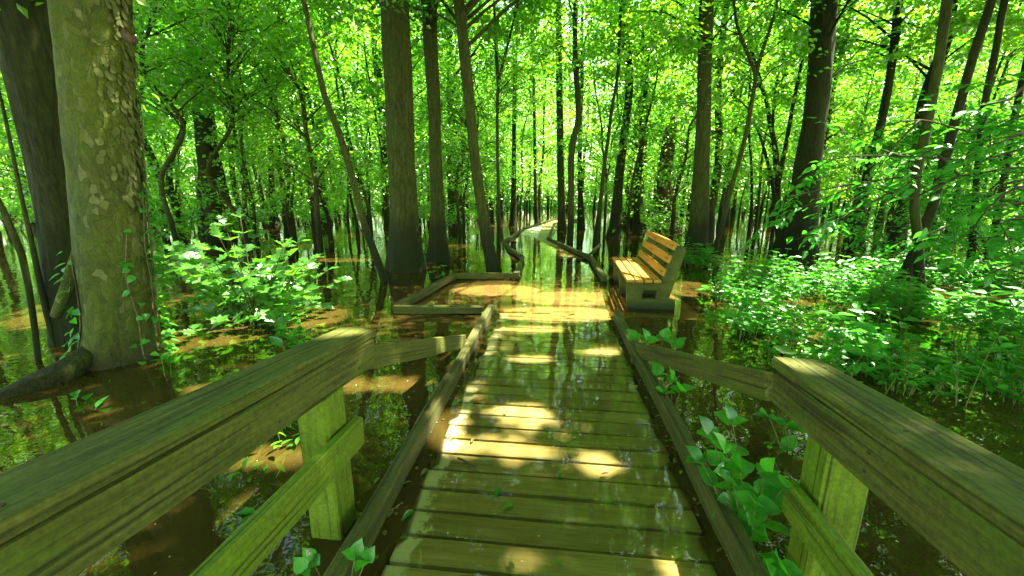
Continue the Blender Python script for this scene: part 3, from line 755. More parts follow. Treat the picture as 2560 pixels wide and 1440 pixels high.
named('slender_tree', 'smooth trunk leaning left over the far kerb of the platform', [(1236, 682, 40), (1226, 640, 32), (1216, 590, 30), (1206, 530, 28), (1194, 450, 27), (1186, 380, 27), (1178, 300, 26), (1168, 200, 27), (1158, 100, 27), (1147, 0, 27)], baseY(677), 14, 5.0, 4.4, 300, 85, .16, 'bark', group=GS, sides=24, step=.1)
named('tall_tree', 'straight trunk half hidden behind the broad grey trunk', [(976, 575, 34), (970, 520, 24), (962, 400, 21), (952, 250, 21), (942, 150, 20), (934, 50, 20)], baseY(572), 18, 6.5, 3.2, 80, 60, .2, 'bark', flute=.08, group=GT)
named('tall_tree', 'pale distant trunk with a wide flared foot behind the leaning trunk', [(1139, 566, 46), (1137, 545, 34), (1134, 500, 26), (1131, 430, 22), (1128, 300, 19), (1126, 150, 17)], baseY(562), 18, 7, 3.2, 80, 60, .2, 'bark', flute=.12, group=GT)
named('slender_tree', 'thin dark sapling forking high above the bend in the far boardwalk', [(1246, 640, 11), (1247, 560, 9), (1246, 480, 8), (1244, 400, 8), (1243, 300, 8), (1246, 215, 8), (1262, 140, 7), (1280, 70, 6), (1292, 20, 6)], baseY(630), 8, 3.5, 1.6, 45, 55, .11, 'bark_thin', 'leaf', group=GS, sides=8,
      extra_tubes=[[(*A(1246, 215, baseY(630)), .045), (*A(1240, 120, baseY(630)), .035), (*A(1236, 0, baseY(630)), .03)]])
named('slender_tree', 'straight dark trunk left of the far boardwalk, wider at its foot', [(1281, 570, 22), (1283, 530, 15), (1285, 420, 12), (1286, 250, 11), (1290, 100, 10), (1296, 20, 9)], baseY(566), 15, 6, 2.4, 60, 55, .2, 'bark_dark', group=GS, sides=10)
named('slender_tree', 'pencil-thin trunk rising just left of where the far deck surfaces', [(1341, 560, 12), (1339, 480, 9), (1337, 350, 8), (1334, 200, 8), (1330, 60, 7)], baseY(557), 16, 7, 2.4, 55, 50, .2, 'bark_thin', group=GS, sides=8)
named('tall_tree', 'straight column of a trunk beside the far boardwalk kerb', [(1405, 582, 26), (1404, 545, 22), (1402, 450, 18), (1400, 330, 17), (1398, 180, 17), (1396, 40, 16)], baseY(577), 17, 6.6, 3, 80, 60, .19, 'bark', flute=.06, group=GT, sides=16)
named('slender_tree', 'sinuous slim trunk with a double bend right of the far boardwalk', [(1424, 625, 18), (1427, 560, 16), (1428, 480, 15), (1428, 400, 15), (1434, 345, 16), (1446, 300, 15), (1444, 230, 15), (1438, 150, 14), (1438, 60, 13), (1440, 0, 13)], baseY(617), 12, 5, 2.2, 60, 60, .14, 'bark_thin', group=GS, sides=12)
named('slender_tree', 'short dark trunk standing behind the sinuous slim one', [(1453, 575, 22), (1452, 530, 16), (1450, 450, 13), (1450, 350, 11), (1455, 200, 9)], baseY(572), 14, 5.5, 2.4, 55, 55, .2, 'bark_dark', group=GS, sides=10)
named('tall_tree', 'leafy-footed dark trunk curving left, between the sinuous trunk and the bench', [(1533, 600, 46), (1537, 570, 32), (1542, 520, 26), (1548, 440, 23), (1560, 340, 22), (1572, 240, 21), (1570, 150, 20), (1560, 60, 19), (1556, 0, 18)], baseY(593), 15, 6, 3, 85, 60, .18, 'bark_dark', flute=.1, group=GT, sides=16)
named('slender_tree', 'thin bent sapling leaning right, beyond the right kerb of the far walk', [(1487, 622, 14), (1494, 560, 11), (1504, 480, 10), (1510, 420, 10), (1520, 350, 9), (1530, 270, 9), (1545, 180, 8), (1550, 60, 8)], baseY(614), 11, 4.6, 1.8, 45, 55, .14, 'bark_thin', group=GS, sides=8)
named('slender_tree', 'crooked dark tree forking near the top, behind the bench back', [(1590, 590, 24), (1592, 540, 18), (1598, 440, 14), (1605, 330, 12), (1614, 230, 12), (1620, 130, 12), (1635, 80, 11), (1650, 40, 10), (1655, 0, 9)], baseY(585), 12, 5.5, 2.4, 60, 60, .18, 'bark_dark', group=GS, sides=10,
      extra_tubes=[[(*A(1620, 130, baseY(585)), .09), (*A(1606, 70, baseY(585)), .07), (*A(1604, 10, baseY(585)), .06)]])
named('tall_tree', 'leaning pale trunk with a broad flared foot behind the bench', [(1584, 572, 64), (1588, 545, 48), (1592, 500, 36), (1600, 420, 28), (1608, 330, 24), (1612, 200, 20)], baseY(568), 17, 7, 3, 75, 60, .2, 'bark', flute=.12, group=GT, sides=16)
named('tall_tree', 'sturdy straight trunk right behind the bench with a dark lobed base', [(1738, 665, 84), (1740, 630, 66), (1743, 590, 54), (1748, 540, 47), (1752, 460, 42), (1755, 380, 39), (1760, 250, 37), (1763, 120, 38), (1766, 0, 39)], baseY(650) + .2, 16, 4.6, 3.2, 105, 70, .16, 'bark', flute=.12, sides=32, group=GT, step=.08)
named('slender_tree', 'curving thin tree right of the bench, branching halfway up', [(1777, 662, 16), (1790, 610, 14), (1806, 560, 13), (1826, 480, 12), (1848, 400, 12), (1866, 330, 12), (1880, 250, 11), (1888, 190, 11), (1872, 140, 10), (1852, 90, 9), (1836, 20, 8)], baseY(655), 9, 3.6, 2.0, 60, 60, .12, 'bark_thin', group=GS, sides=10, step=.1,
      extra_tubes=[[(*A(1888, 190, baseY(655)), .05), (*A(1905, 130, baseY(655)), .04), (*A(1935, 40, baseY(655)), .03), (*A(1950, -40, baseY(655)), .025)]])
named('slender_tree', 'dark many-stemmed small tree left of the huge dark trunk', [(1948, 610, 20), (1946, 540, 17), (1944, 460, 15), (1940, 380, 14), (1925, 310, 13), (1915, 250, 11), (1885, 160, 10), (1870, 60, 8)], baseY(605), 9, 3.4, 2.2, 60, 60, .14, 'bark_dark', group=GS, sides=10,
      extra_tubes=[[(*A(1944, 460, baseY(605)), .09), (*A(1965, 360, baseY(605)), .07), (*A(1985, 250, baseY(605)), .06), (*A(2010, 130, baseY(605)), .04)], [(*A(1946, 540, baseY(605)), .09), (*A(1925, 430, baseY(605)), .06), (*A(1900, 340, baseY(605)), .04), (*A(1880, 300, baseY(605)), .03)]])
named('tall_tree', 'huge dark leaning trunk on the right with a blackened base', [(1985, 652, 128), (1988, 620, 110), (1996, 570, 92), (2006, 510, 78), (2016, 440, 72), (2026, 370, 68), (2040, 270, 67), (2052, 150, 68), (2060, 0, 70)], baseY(640) + .4, 17, 4.6, 3.8, 130, 70, .17, 'bark_dark', flute=.10, sides=40, group=GT, step=.08)
named('tall_tree', 'dark trunk leaning right, standing in bright water with a swollen foot', [(2138, 628, 50), (2142, 590, 40), (2150, 540, 32), (2160, 480, 28), (2178, 400, 27), (2200, 320, 26), (2220, 220, 25), (2236, 110, 24), (2248, 0, 24)], baseY(622), 15, 5, 3, 90, 65, .16, 'bark_dark', flute=.1, sides=20, group=GT)
named('slender_tree', 'leaning trunk at the right with a kinked dark foot in the water', [(2245, 728, 44), (2262, 690, 40), (2288, 630, 34), (2310, 570, 30), (2330, 520, 28), (2348, 450, 28), (2370, 370, 28), (2392, 290, 28), (2430, 150, 29), (2480, 0, 30)], baseY(718), 13, 4.6, 3.0, 95, 70, .14, 'bark_dark', sides=20, group=GS)
named('slender_tree', 'grey blotched trunk crossing in front of the kinked one at the right', [(2300, 742, 34), (2298, 680, 32), (2294, 600, 30), (2286, 520, 28), (2290, 450, 28), (2304, 380, 30), (2322, 290, 30), (2342, 180, 30), (2360, 60, 30), (2368, 0, 31)], baseY(735), 13, 4.6, 3.0, 95, 70, .14, 'bark', sides=20, group=GS)
named('slender_tree', 'thin straight trunk near the right edge behind the overhanging branch', [(2424, 692, 38), (2428, 640, 24), (2434, 560, 20), (2442, 440, 20), (2456, 300, 21), (2474, 200, 22), (2492, 110, 21), (2512, 0, 22)], baseY(685), 13, 5, 2.6, 80, 65, .15, 'bark_dark', sides=16, group=GS)
named('slender_tree', 'dark trunk at the far right edge of the frame', [(2480, 650, 28), (2490, 560, 22), (2510, 450, 21), (2530, 330, 22), (2556, 200, 22), (2590, 60, 22)], baseY(645), 13, 5, 2.6, 80, 65, .16, 'bark_dark', sides=14, group=GS)
named('slender_tree', 'curved slim sapling on the far left, in front of the bright water', [(97, 910, 20), (88, 830, 19), (72, 720, 20), (55, 640, 22), (36, 590, 22), (10, 530, 20), (-20, 470, 18)], baseY(905), 6, 3, 1.5, 35, 50, .12, 'bark_thin', sides=10, group=GS)
named('slender_tree', 'slim mossy sapling hugging the left side of the huge twin-stemmed tree', [(140, 870, 18), (118, 790, 18), (98, 700, 18), (78, 600, 16), (55, 500, 14), (35, 400, 13), (12, 290, 12), (-10, 200, 11)], baseY(865), 7, 3, 1.5, 35, 50, .12, 'bark_thin', sides=10, group=GS)
named('slender_tree', 'dark thin trunk slanting beside the double-stemmed tree, near its right', [(640, 600, 18), (630, 520, 13), (612, 420, 12), (600, 320, 11), (592, 200, 10), (585, 80, 9)], baseY(597), 12, 5, 2.2, 55, 55, .18, 'bark_dark', sides=9, group=GS)
named('slender_tree', 'straight thin trunk midway between the double-stemmed tree and the leaning thin tree', [(718, 605, 16), (712, 520, 13), (700, 420, 12), (692, 320, 10), (688, 200, 9)], baseY(602), 12, 5, 2.2, 55, 55, .18, 'bark_thin', sides=9, group=GS)
named('slender_tree', 'sunlit-sided brown trunk standing right of two thin trunks at mid left', [(788, 592, 16), (782, 520, 13), (772, 430, 11), (765, 330, 10), (760, 200, 9)], baseY(590), 12, 5, 2.2, 50, 55, .18, 'bark_thin', sides=9, group=GS)
named('tall_tree', 'distant dark trunk with a bell-shaped foot left of the leaning thin tree', [(815, 566, 40), (813, 540, 26), (808, 480, 18), (800, 380, 15), (790, 250, 13)], baseY(563), 17, 7, 3, 70, 55, .2, 'bark_dark', flute=.12, sides=14, group=GT)
named('tall_tree', 'distant dark trunk with a flared foot, just right of the double-stemmed tree', [(684, 564, 44), (682, 540, 28), (680, 480, 18), (676, 380, 15), (672, 250, 13)], baseY(561), 17, 7, 3, 70, 55, .2, 'bark_dark', flute=.12, sides=14, group=GT)
named('slender_tree', 'forked dark tree leaning left next to the huge twin-stemmed tree', [(455, 590, 22), (440, 530, 18), (420, 480, 17), (395, 440, 14), (375, 400, 12)], baseY(590), 10, 4, 2.0, 45, 55, .16, 'bark_dark', sides=9, group=GS,
      extra_tubes=[[(*A(424, 490, baseY(590)), .12), (*A(425, 420, baseY(590)), .09), (*A(445, 350, baseY(590)), .07), (*A(470, 280, baseY(590)), .05)]])
for (px_, Y_, h_, lb, sd_) in [(455, 9.5, 7.5, 'leafy sapling with dark hanging sprays just right of the huge tree', 1), (610, 10.5, 8.0, 'dense dark-leaved sapling between the double-stemmed tree and the leaning thin tree', 2), (740, 12.5, 8.5, 'leafy sapling behind the leaning thin tree', 3), (1150, 13.5, 8.5, 'leafy sapling filling the gap right of the flared wet trunk', 4)]:
    rr = np.random.RandomState(400 + sd_); x_ = (px_ - 1280) / F * (Y_ * CP + .3); pts = [[x_ + rr.randn() * .12 * k, Y_ + rr.randn() * .05 * k, -.4 + (h_ + .4) * k / 7, .06 * (1 - .09 * k)] for k in range(8)]
    make_tree('sapling', lb, 'sapling', pts, 3.5 if sd_ < 3 else 2.4, h_ + .3, 2.3, 85, 55, .14, M['bark_thin'], 'leaf_under', rr, 8, .2, 0, 'leafy saplings in the shade', True, .55, 2)
for (px_, Y_, h_, lb, sd_) in [(2215, 8.3, 2.6, 'tall leafy shrub in the water between the two leaning trunks at the right', 5), (2440, 7.2, 2.8, 'leafy shrub behind the thin straight trunk near the right edge', 6), (2570, 6.0, 2.4, 'leafy shrub at the right edge behind the low leafy plants', 8)]:
    rr = np.random.RandomState(400 + sd_); x_ = (px_ - 1280) / F * (Y_ * CP + .3); pts = [[x_ + rr.randn() * .05 * k, Y_ + rr.randn() * .05 * k, -.4 + (h_ + .4) * k / 7, .022 * (1 - .09 * k)] for k in range(8)]
    make_tree('shrub', lb, 'shrub', pts, .35, h_ + .2, 1.15, 60, 30, .125, M['twig'], 'leaf_near', rr, 6, .15, 0, 'leafy shrubs standing in the water at the right', True, .38, 1, rmax_b=.012)
# the broken, charred snag behind the bench
sn = A(1655, 560, baseY(575))
snag = thing('dead_snag', 'broken charred dead trunk wrapped in leaves at its foot, behind the bench', 'dead tree', (sn.x, sn.y, 0))
Ys = baseY(575)
mb = MB(); rows = [(*A(1672, 600, Ys), .62), (*A(1668, 560, Ys), .50), (*A(1662, 500, Ys), .33), (*A(1661, 440, Ys), .28), (*A(1668, 380, Ys), .27), (*A(1676, 330, Ys), .26), (*A(1684, 290, Ys), .12)]
P = np.array(rows); P[:, :3] -= np.array(snag.location); q = resample(P, .15); tube(mb, q[:, :3], q[:, 3], 18, lambda PP, th: 1 + .12 * np.cos(th[None, :] * 4 + PP[:, 2:3]) + .05 * np.sin(th[None, :] * 7 + PP[:, 2:3] * 3)); mb.build('trunk', M['bark_dead'], snag, True)
cc = np.array(snag.location) * 0 + np.c_[RS.randn(40) * .55, RS.randn(40) * .4 - .3, RS.rand(40) * 1.5 + .1]
B, d, nr, idx = spray_leaves(cc, .35, 26, RS); leaves('climbing_leaves', DIAMOND, B, d, nr, .13, .09, RS.rand(len(B)), M['leaf_under'], snag)

# ------------------------------------------------------------------ background trees: prototypes, then copies
def copy_tree(o, parent=None):
    c = o.copy(); COL.objects.link(c)
    if parent is not None: c.parent = parent
    for ch in list(o.children): copy_tree(ch, c)
    return c
def proto_points(h, r0, rs, lean=.05, wig=.08, flare=1.7):
    n = 9; out = [[0, 0, -.4, r0 * flare * 1.1], [0, 0, .15, r0 * flare], [0, 0, .7, r0 * 1.2]]
    a = rs.rand() * 6.28; x = y = 0
    for k in range(1, n + 1):
        t = k / n; x = math.cos(a) * lean * h * t + rs.randn() * wig; y = math.sin(a) * lean * h * t + rs.randn() * wig
        out.append([x, y, .7 + (h - .7) * t, r0 * (1 - .72 * t)])
    return out
PT, PSAP, PSHRUB = [], [], []
LT = ['tall tree in the crowd of far trunks, dark flared foot in the water', 'straight bare-boled tree far back among the flooded trunks', 'leafy tall tree in the depth of the flooded wood']
for k in range(5):
    rs = np.random.RandomState(100 + k)
    h = 15 + 4 * rs.rand()
    PT.append(make_tree('tall_tree', LT[k % 3], 'tree', proto_points(h, .065 + .09 * rs.rand(), rs, .03 + .05 * rs.rand()), 3.2, 12.0, 3.2, 62, 54, .175, M['bark_dark' if k % 2 else 'bark'], 'leaf', rs, 10, .35, .08, 'far trees in the flooded wood', False, .75, 3, (0, 0, 0)))
LS = ['spindly understory sapling with sprays of leaves in the flooded wood', 'thin leaning sapling with layered bright foliage in the flooded wood', 'slight young tree with foliage nearly down to the water']
for k in range(5):
    rs = np.random.RandomState(200 + k)
    h = 6 + 3 * rs.rand()
    PSAP.append(make_tree('sapling', LS[k % 3], 'sapling', proto_points(h, .035 + .025 * rs.rand(), rs, .06 + .12 * rs.rand(), .10, 1.2), 1.5, h + .3, 1.9, 58, 56, .12, M['bark_thin'], 'leaf', rs, 7, .3, 0, 'saplings in the flooded wood', False, .6, 2, (0, 0, 0)))
for k in range(3):
    rs = np.random.RandomState(300 + k)
    root = thing('shrub', 'low leafy shrub standing in the flood water beneath the trees', 'shrub', (0, 0, 0), 'low shrubs standing in the water')
    mb = MB(); cs = []
    for s_ in range(7):
        a = rs.rand() * 6.28; hh = .5 + .8 * rs.rand(); e = np.array([math.cos(a) * hh * .8, math.sin(a) * hh * .8, hh])
        tube(mb, [(0, 0, -.3), tuple(e * .5 + np.array([0, 0, .1])), tuple(e)], [.012, .009, .004], 5); cs += [e, e * .7]
    mb.build('stem', M['twig'], root)
    B, d, nr, idx = spray_leaves(np.array(cs), .38, 40, rs); B[:, 2] = np.abs(B[:, 2]) + .03
    leaves('foliage', DIAMOND, B, d, nr, .14 * (.7 + .6 * rs.rand(len(B))), .09, np.clip(.5 + .25 * rs.randn(len(B)), 0, 1), M['leaf_under'], root)
    PSHRUB.append(root)
placed = []
def path_x(y): return np.interp(y, [7, 9.3, 13, 17, 20, 26, 35], [.8, 1.0, .6, 1.2, 1.8, 3.6, 7])
def ok(x, y, dmin):
    if y < 36 and abs(x - path_x(y)) < 1.9 + .02 * y: return False
    if x > 1.5 and y < 13 and x < 16: return False
    return all((x - a) ** 2 + (y - b) ** 2 > max(dmin, c) ** 2 for a, b, c in placed)
def scatter(protos, n, r0, r1, dmin, smin, smax, rs, a0=-57, a1=57, power=.75):
    cnt = 0; first = set(); tries = 0
    while cnt < n and tries < 9000:
        tries += 1
        r = r0 + (r1 - r0) * rs.rand() ** power; th = math.radians(a0 + (a1 - a0) * rs.rand())
        x, y = r * math.sin(th), r * math.cos(th)
        if not ok(x, y, dmin): continue
        placed.append((x, y, dmin * .7)); i_ = rs.randint(len(protos)); p = protos[i_]
        o = p if i_ not in first else copy_tree(p)
        first.add(i_)
        s_ = smin + (smax - smin) * rs.rand()
        o.location = (x, y, 0); o.rotation_euler = (0, 0, rs.rand() * 6.28); o.scale = (s_, s_, s_)
        cnt += 1
rs = np.random.RandomState(5)
scatter(PT, 130, 15, 54, 2.2, .8, 1.2, rs)
scatter(PSAP, 120, 10, 46, 1.5, .75, 1.3, rs, power=.9)
scatter(PSHRUB, 42, 15, 44, 1.2, .7, 1.5, rs, power=1.0)
PTHIN = []
for k in range(3):
    rs2 = np.random.RandomState(500 + k); h = 12 + 3 * rs2.rand()
    PTHIN.append(make_tree('slender_tree', ['bare thin dark stem among the far flooded trunks', 'thin straight pole of a tree in the far flooded wood', 'slightly bent thin stem in the far flooded wood'][k], 'tree', proto_points(h, .045 + .03 * rs2.rand(), rs2, .03 + .07 * rs2.rand(), .10, 1.5), 5.0, h, 1.6, 30, 50, .16, M['bark_dark'], 'leaf', rs2, 8, .3, 0, 'thin stems in the far flooded wood', False, .55, 2, (0, 0, 0)))
scatter(PTHIN, 75, 13, 44, .9, .8, 1.2, rs, power=.8)
# added trees round and behind the viewer that shade the walk and close the canopy
for (x, y, s_) in [(-6, -3, 1.0), (5.5, -4, 1.0), (0, -9, 1.1), (-9, 2, 1.0), (9.5, 1.5, 1.05), (12.5, 6.5, 1.1), (14, 1, 1), (-12, 8, 1.05), (8, -1.5, .9), (11, 11.5, 1), (16, 9, 1.1), (-4, -7, 1), (4.7, 1.3, 1), (5.6, -1.2, 1), (3.4, -2.6, 1), (7.6, 3.4, 1), (-5.2, -.6, 1)]:
    if (x, y) in [(9.5, 1.5), (12.5, 6.5), (8, -1.5), (11, 11.5), (14, 1), (16, 9), (4.7, 1.3), (5.6, -1.2), (3.4, -2.6), (7.6, 3.4), (-5.2, -.6)]:   # between sun and walkway: own crown, with the openings
        rr = np.random.RandomState(int(x * 10 + y + 500)); pts = proto_points(15, .16, rs); pts = [[p[0] + x, p[1] + y, p[2], p[3]] for p in pts]
        make_tree('tall_tree', 'tall tree added to shade the walk', 'tree', pts, 5.0, 15, 4.6, 190, 85, .20, M['bark_dark'], 'leaf', rr, 10, .4, .06, 'trees added to shade the walk')
    else:
        o = copy_tree(PT[int(abs(x)) % 5]); o.location = (x, y, 0); o.scale = (s_,) * 3; o.rotation_euler = (0, 0, x); o['label'] = 'tall tree added outside the view to close the canopy'
        o['group'] = 'trees added around the viewer'
# the far wood that reads as one mass
n = 130000; th = np.radians(-64 + 128 * RS.rand(n)); r = 50 + 26 * RS.rand(n); z = 26 * RS.rand(n) ** 1.6 - .1
cl = np.sin(th * 37 + z * .6) + np.sin(z * 1.3 + r * .4 + th * 11)
k = (cl > -1.0) | (z < 5) 
B = np.c_[r * np.sin(th), r * np.cos(th), z][k]; m_ = len(B)
tag(leaves('far_wood', DIAMOND, B, RS.randn(m_, 3) * np.array([1, 1, .4]), np.c_[RS.randn(m_, 2) * .6, np.ones(m_)], .5 + .4 * RS.rand(m_), .42, np.clip(.55 + .25 * RS.randn(m_), 0, 1), M['leaf']),
    'bright green mass of the far wood behind the trunks', 'wood', kind='stuff')

# ------------------------------------------------------------------ plants near the walk
def plant(name, label, cat, base, stems, shape, L, Wr, mat='leaf_near', group=None, stemr=.004, tintm=.5, nodes=4, up=.75, rs=RS, pair=True, leafname='foliage', tip=True):
    """stems: list of end points (world). Leaves in pairs along each stem, crosswise, blades facing up"""
    base = Vector(base); root = thing(name, label, cat, (base.x, base.y, 0), group)
    mb = MB(); B, d, nr, LL = [], [], [], []
    for e in stems:
        e = Vector(e[:3]); b0 = Vector((base.x + rs.randn() * .02, base.y + rs.randn() * .02, -.2)) if len(stems) < 40 else Vector((base.x, base.y, -.2))
        mid = b0.lerp(e, .55) + Vector((0, 0, .12 * (e - b0).length)); pts = []
        for k in range(9):
            t = k / 8; pts.append(b0 * (1 - t) ** 2 + mid * 2 * t * (1 - t) + e * t * t)
        tube(mb, [p - root.location for p in pts], [stemr * (1.2 - .7 * k / 8) for k in range(9)], 6)
        ph = rs.rand() * 3.14
        for q in range(nodes):
            t = .42 + .56 * q / max(1, nodes - 1); p = b0 * (1 - t) ** 2 + mid * 2 * t * (1 - t) + e * t * t
            if p.z < .02: continue
            ax = (e - b0).normalized(); a = ph + q * 1.57
            for s_ in ((0, 3.1416) if pair else (rs.rand() * 6.28,)):
                hd = Vector((math.cos(a + s_), math.sin(a + s_), .15 + rs.randn() * .2)); hd = (hd + ax * .35).normalized()
                B.append(p - root.location); d.append(hd); nr.append((rs.randn() * .3, rs.randn() * .3 - .25, up + .3)); LL.append(L * (.65 + .55 * rs.rand()) * (1 - .25 * (q == nodes - 1)))
        if tip:
            B.append(e - root.location); d.append((e - mid).normalized() + Vector((0, 0, -.2))); nr.append((rs.randn() * .3, -.3, 1)); LL.append(L * .8)
    mb.build('stem', M['stem'] if stemr < .006 else M['twig'], root, True)
    LL = np.array(LL)
    leaves(leafname, shape, np.array([tuple(x) for x in B]), np.array([tuple(x) for x in d]), np.array(nr), LL, LL * Wr, np.clip(tintm + .25 * rs.randn(len(LL)), 0, 1), M[mat], root, True)
    return root
# broad lobed-leaf bush at the left
rs = np.random.RandomState(21)
ends = []
for q in range(58):
    px = 400 + 440 * rs.rand(); top = 565 + abs(px - 600) * .25; py = top + (830 - top) * rs.rand() ** 1.25; dep = 4.1 + 1.5 * rs.rand()
    ends.append(D(px, py, dep))
ends += [D(560, 560, 4.9), D(600, 540, 5.0), D(850, 700, 5.2), D(820, 675, 5.2), D(420, 880, 3.9), D(440, 830, 4.0), D(640, 790, 4.3), D(560, 800, 4.3)]
ends = [e for e in ends if e.z > .08]
plant('lobed_leaf_bush', 'bushy shrub with broad lobed sunlit leaves between the huge tree and the left handrail', 'bush', (-3.05, 4.6, 0), ends, LOBED, .20, .78, stemr=.0061, nodes=4, rs=rs, tintm=.6, mat='leaf_bush')
# climbing vine on the big tree
rs = np.random.RandomState(31)
vine = thing('climbing_vine', 'thin vine with small heart-shaped leaves climbing the right side of the huge tree', 'vine', (syb.x, syb.y, 0))
def on_trunk(z, a, out=.012):
    P = np.array(sy); x = np.interp(z, P[:, 2], P[:, 0]); r_ = np.interp(z, P[:, 2], P[:, 3]); return Vector((x + math.cos(a) * (r_ * 1.04 + out), Yf + math.sin(a) * (r_ * 1.04 + out), z))
mb = MB(); B, d, nr = [], [], []
for s_, (a0, z1) in enumerate([(.62, 2.3), (.30, 1.5), (-.35, 1.15), (-2.35, .95)]):
    pts = []
    for k in range(22):
        z = .02 + (z1 - .02) * k / 21; a = a0 + .16 * math.sin(z * 3 + s_) + .04 * math.sin(z * 9 + s_ * 2); p = on_trunk(z, a); pts.append(p - vine.location)
        for _ in range((4, 3, 1, 2)[s_]):
            if rs.rand() < .8:
                aa = a + rs.randn() * .16; p2 = on_trunk(min(z + rs.randn() * .05, 2.7) if z > .1 else z, aa, .03 + .06 * rs.rand()); o_ = Vector((math.cos(aa), math.sin(aa), 0))
                B.append(p2 - vine.location); d.append(o_ * .5 + Vector((rs.randn() * .6, rs.randn() * .4, -.3))); nr.append(o_ * .7 + Vector((0, 0, .8)))
    tube(mb, pts, [.012 - .008 * k / 21 for k in range(22)] if s_ == 0 else [.005] * 22, 6, wob=.1)
mb.build('stem', M['vine'], vine, True)
leaves('foliage', HEART, np.array([tuple(x) for x in B]), np.array([tuple(x) for x in d]), np.array([tuple(x) for x in nr]), .068 * (.6 + .7 * rs.rand(len(B))), .055, rs.rand(len(B)), M['leaf_near'], vine, True)
# foreground plants
def fplant(label, base, ends, L, shape=HEART, group='leafy plants growing up beside the walk', nodes=3, Wr=.85, seed=1, **kw):
    return plant('leafy_plant', label, 'plant', base, ends, shape, L, Wr, group=group, nodes=nodes, rs=np.random.RandomState(seed), **kw)
fplant('large-leaved plant beside the right kerb, closest to the right post', G(1880, 1330), [D(1775, 1080, 1.75), D(1810, 1120, 1.7), D(1850, 1170, 1.65), D(1915, 1180, 1.6), D(1890, 1260, 1.55), D(1960, 1215, 1.5), D(1750, 1150, 1.8), D(1830, 1050, 1.85)], .105, nodes=3, seed=41)
fplant('small leafy plant leaning over the right kerb where the brace board joins it', G(1640, 900), [D(1590, 845, 3.7), D(1620, 850, 3.6), D(1660, 845, 3.7), D(1690, 865, 3.6)], .15, nodes=2, seed=42)
fplant('leafy plant under the right brace board, against the kerb', G(1690, 1010), [D(1650, 935, 2.9), D(1680, 950, 2.8), D(1700, 975, 2.7), D(1660, 985, 2.8)], .13, nodes=2, seed=43)
fplant('leafy plant behind the right handrail post, over dark water', G(1990, 1110), [D(1920, 1040, 2.3), D(1960, 1060, 2.2), D(2000, 1075, 2.2)], .11, nodes=2, seed=44)
fplant('bright low plant growing through the left kerb at the bottom of the picture', G(850, 1490), [D(780, 1400, 1.55), D(760, 1425, 1.5), D(890, 1385, 1.5), D(915, 1400, 1.45)], .075, nodes=2, seed=45)
fplant('single leafy stem at the bottom of the picture right of the right kerb', G(1960, 1500), [D(1950, 1415, 1.4), D(1935, 1440, 1.4)], .11, nodes=2, seed=46)
fplant('low plant in the water below the huge tree, nearest the left edge', G(170, 1060), [D(150, 1015, 2.9), D(190, 990, 2.9), D(215, 1000, 2.9), D(130, 1035, 2.8), D(240, 1020, 2.8)], .15, OVATE, nodes=2, Wr=.6, seed=47)
fplant('three-leaved sprig standing in front of the foot of the huge tree', G(265, 1010), [D(245, 965, 3.2), D(270, 960, 3.2)], .13, OVATE, nodes=2, Wr=.6, seed=48)
fplant('small plant at the water edge below the lobed-leaf bush', G(430, 985), [D(405, 900, 3.5), D(425, 905, 3.5), D(440, 960, 3.3), D(460, 955, 3.3)], .15, OVATE, nodes=2, Wr=.65, seed=49)
fplant('upright plant with pointed leaves between the bush and the left handrail', G(730, 900), [D(690, 790, 4.0), D(720, 800, 4.0), D(745, 830, 3.9), D(700, 840, 3.9), D(765, 840, 3.9)], .15, OVATE, nodes=3, Wr=.55, seed=50)
fplant('tiny tuft of leaves in the water beside the broad grey trunk', G(1105, 690), [D(1090, 670, 7.0), D(1108, 665, 7.0), D(1080, 680, 6.9)], .14, OVATE, nodes=2, Wr=.6, seed=51)
# leafy branch that reaches in from the right
rs = np.random.RandomState(61)
br = thing('overhanging_shrub', 'dark leafy shrub reaching in from the right edge with long arching twigs', 'shrub', (5.3, 2.9, 0))
mb = MB(); B, d, nr, LL = [], [], [], []
o0 = Vector((5.3, 2.9, -.3))
tw = [[(2620, 430, 4.2), (2400, 440, 4.0), (2200, 450, 4.1), (2050, 500, 4.5), (1950, 545, 4.8)], [(2640, 300, 3.6), (2450, 330, 3.5), (2300, 300, 3.6), (2190, 320, 3.8)], [(2640, 520, 3.3), (2480, 520, 3.2), (2360, 570, 3.2), (2280, 600, 3.3)],
      [(2650, 380, 3.9), (2440, 400, 4.0), (2250, 390, 4.1), (2080, 400, 4.4), (1985, 470, 4.8)], [(2640, 600, 3.0), (2540, 590, 3.0), (2460, 640, 3.1)], [(2400, 440, 4.0), (2260, 500, 4.1), (2180, 470, 4.2), (2100, 560, 4.5)], [(2640, 220, 3.4), (2520, 250, 3.4), (2420, 270, 3.5)],
      [(2200, 450, 4.1), (2080, 470, 4.4), (1960, 500, 4.7), (1910, 560, 4.9)],
      [(2300, 445, 4.0), (2150, 520, 4.2), (2060, 560, 4.4), (1990, 600, 4.6)], [(2250, 390, 4.1), (2140, 350, 4.2), (2080, 300, 4.4)], [(2640, 460, 3.0), (2540, 470, 2.8), (2470, 520, 2.8), (2430, 580, 2.9)],
      [(2650, 340, 3.0), (2560, 330, 2.8), (2480, 370, 2.8)], [(2300, 300, 3.6), (2240, 360, 3.7), (2190, 430, 3.8)], [(2400, 440, 4.0), (2330, 380, 3.9), (2270, 400, 3.9)], [(2640, 560, 2.7), (2570, 540, 2.6), (2500, 560, 2.6)], [(2650, 650, 3.4), (2540, 660, 3.5), (2440, 700, 3.7)]]
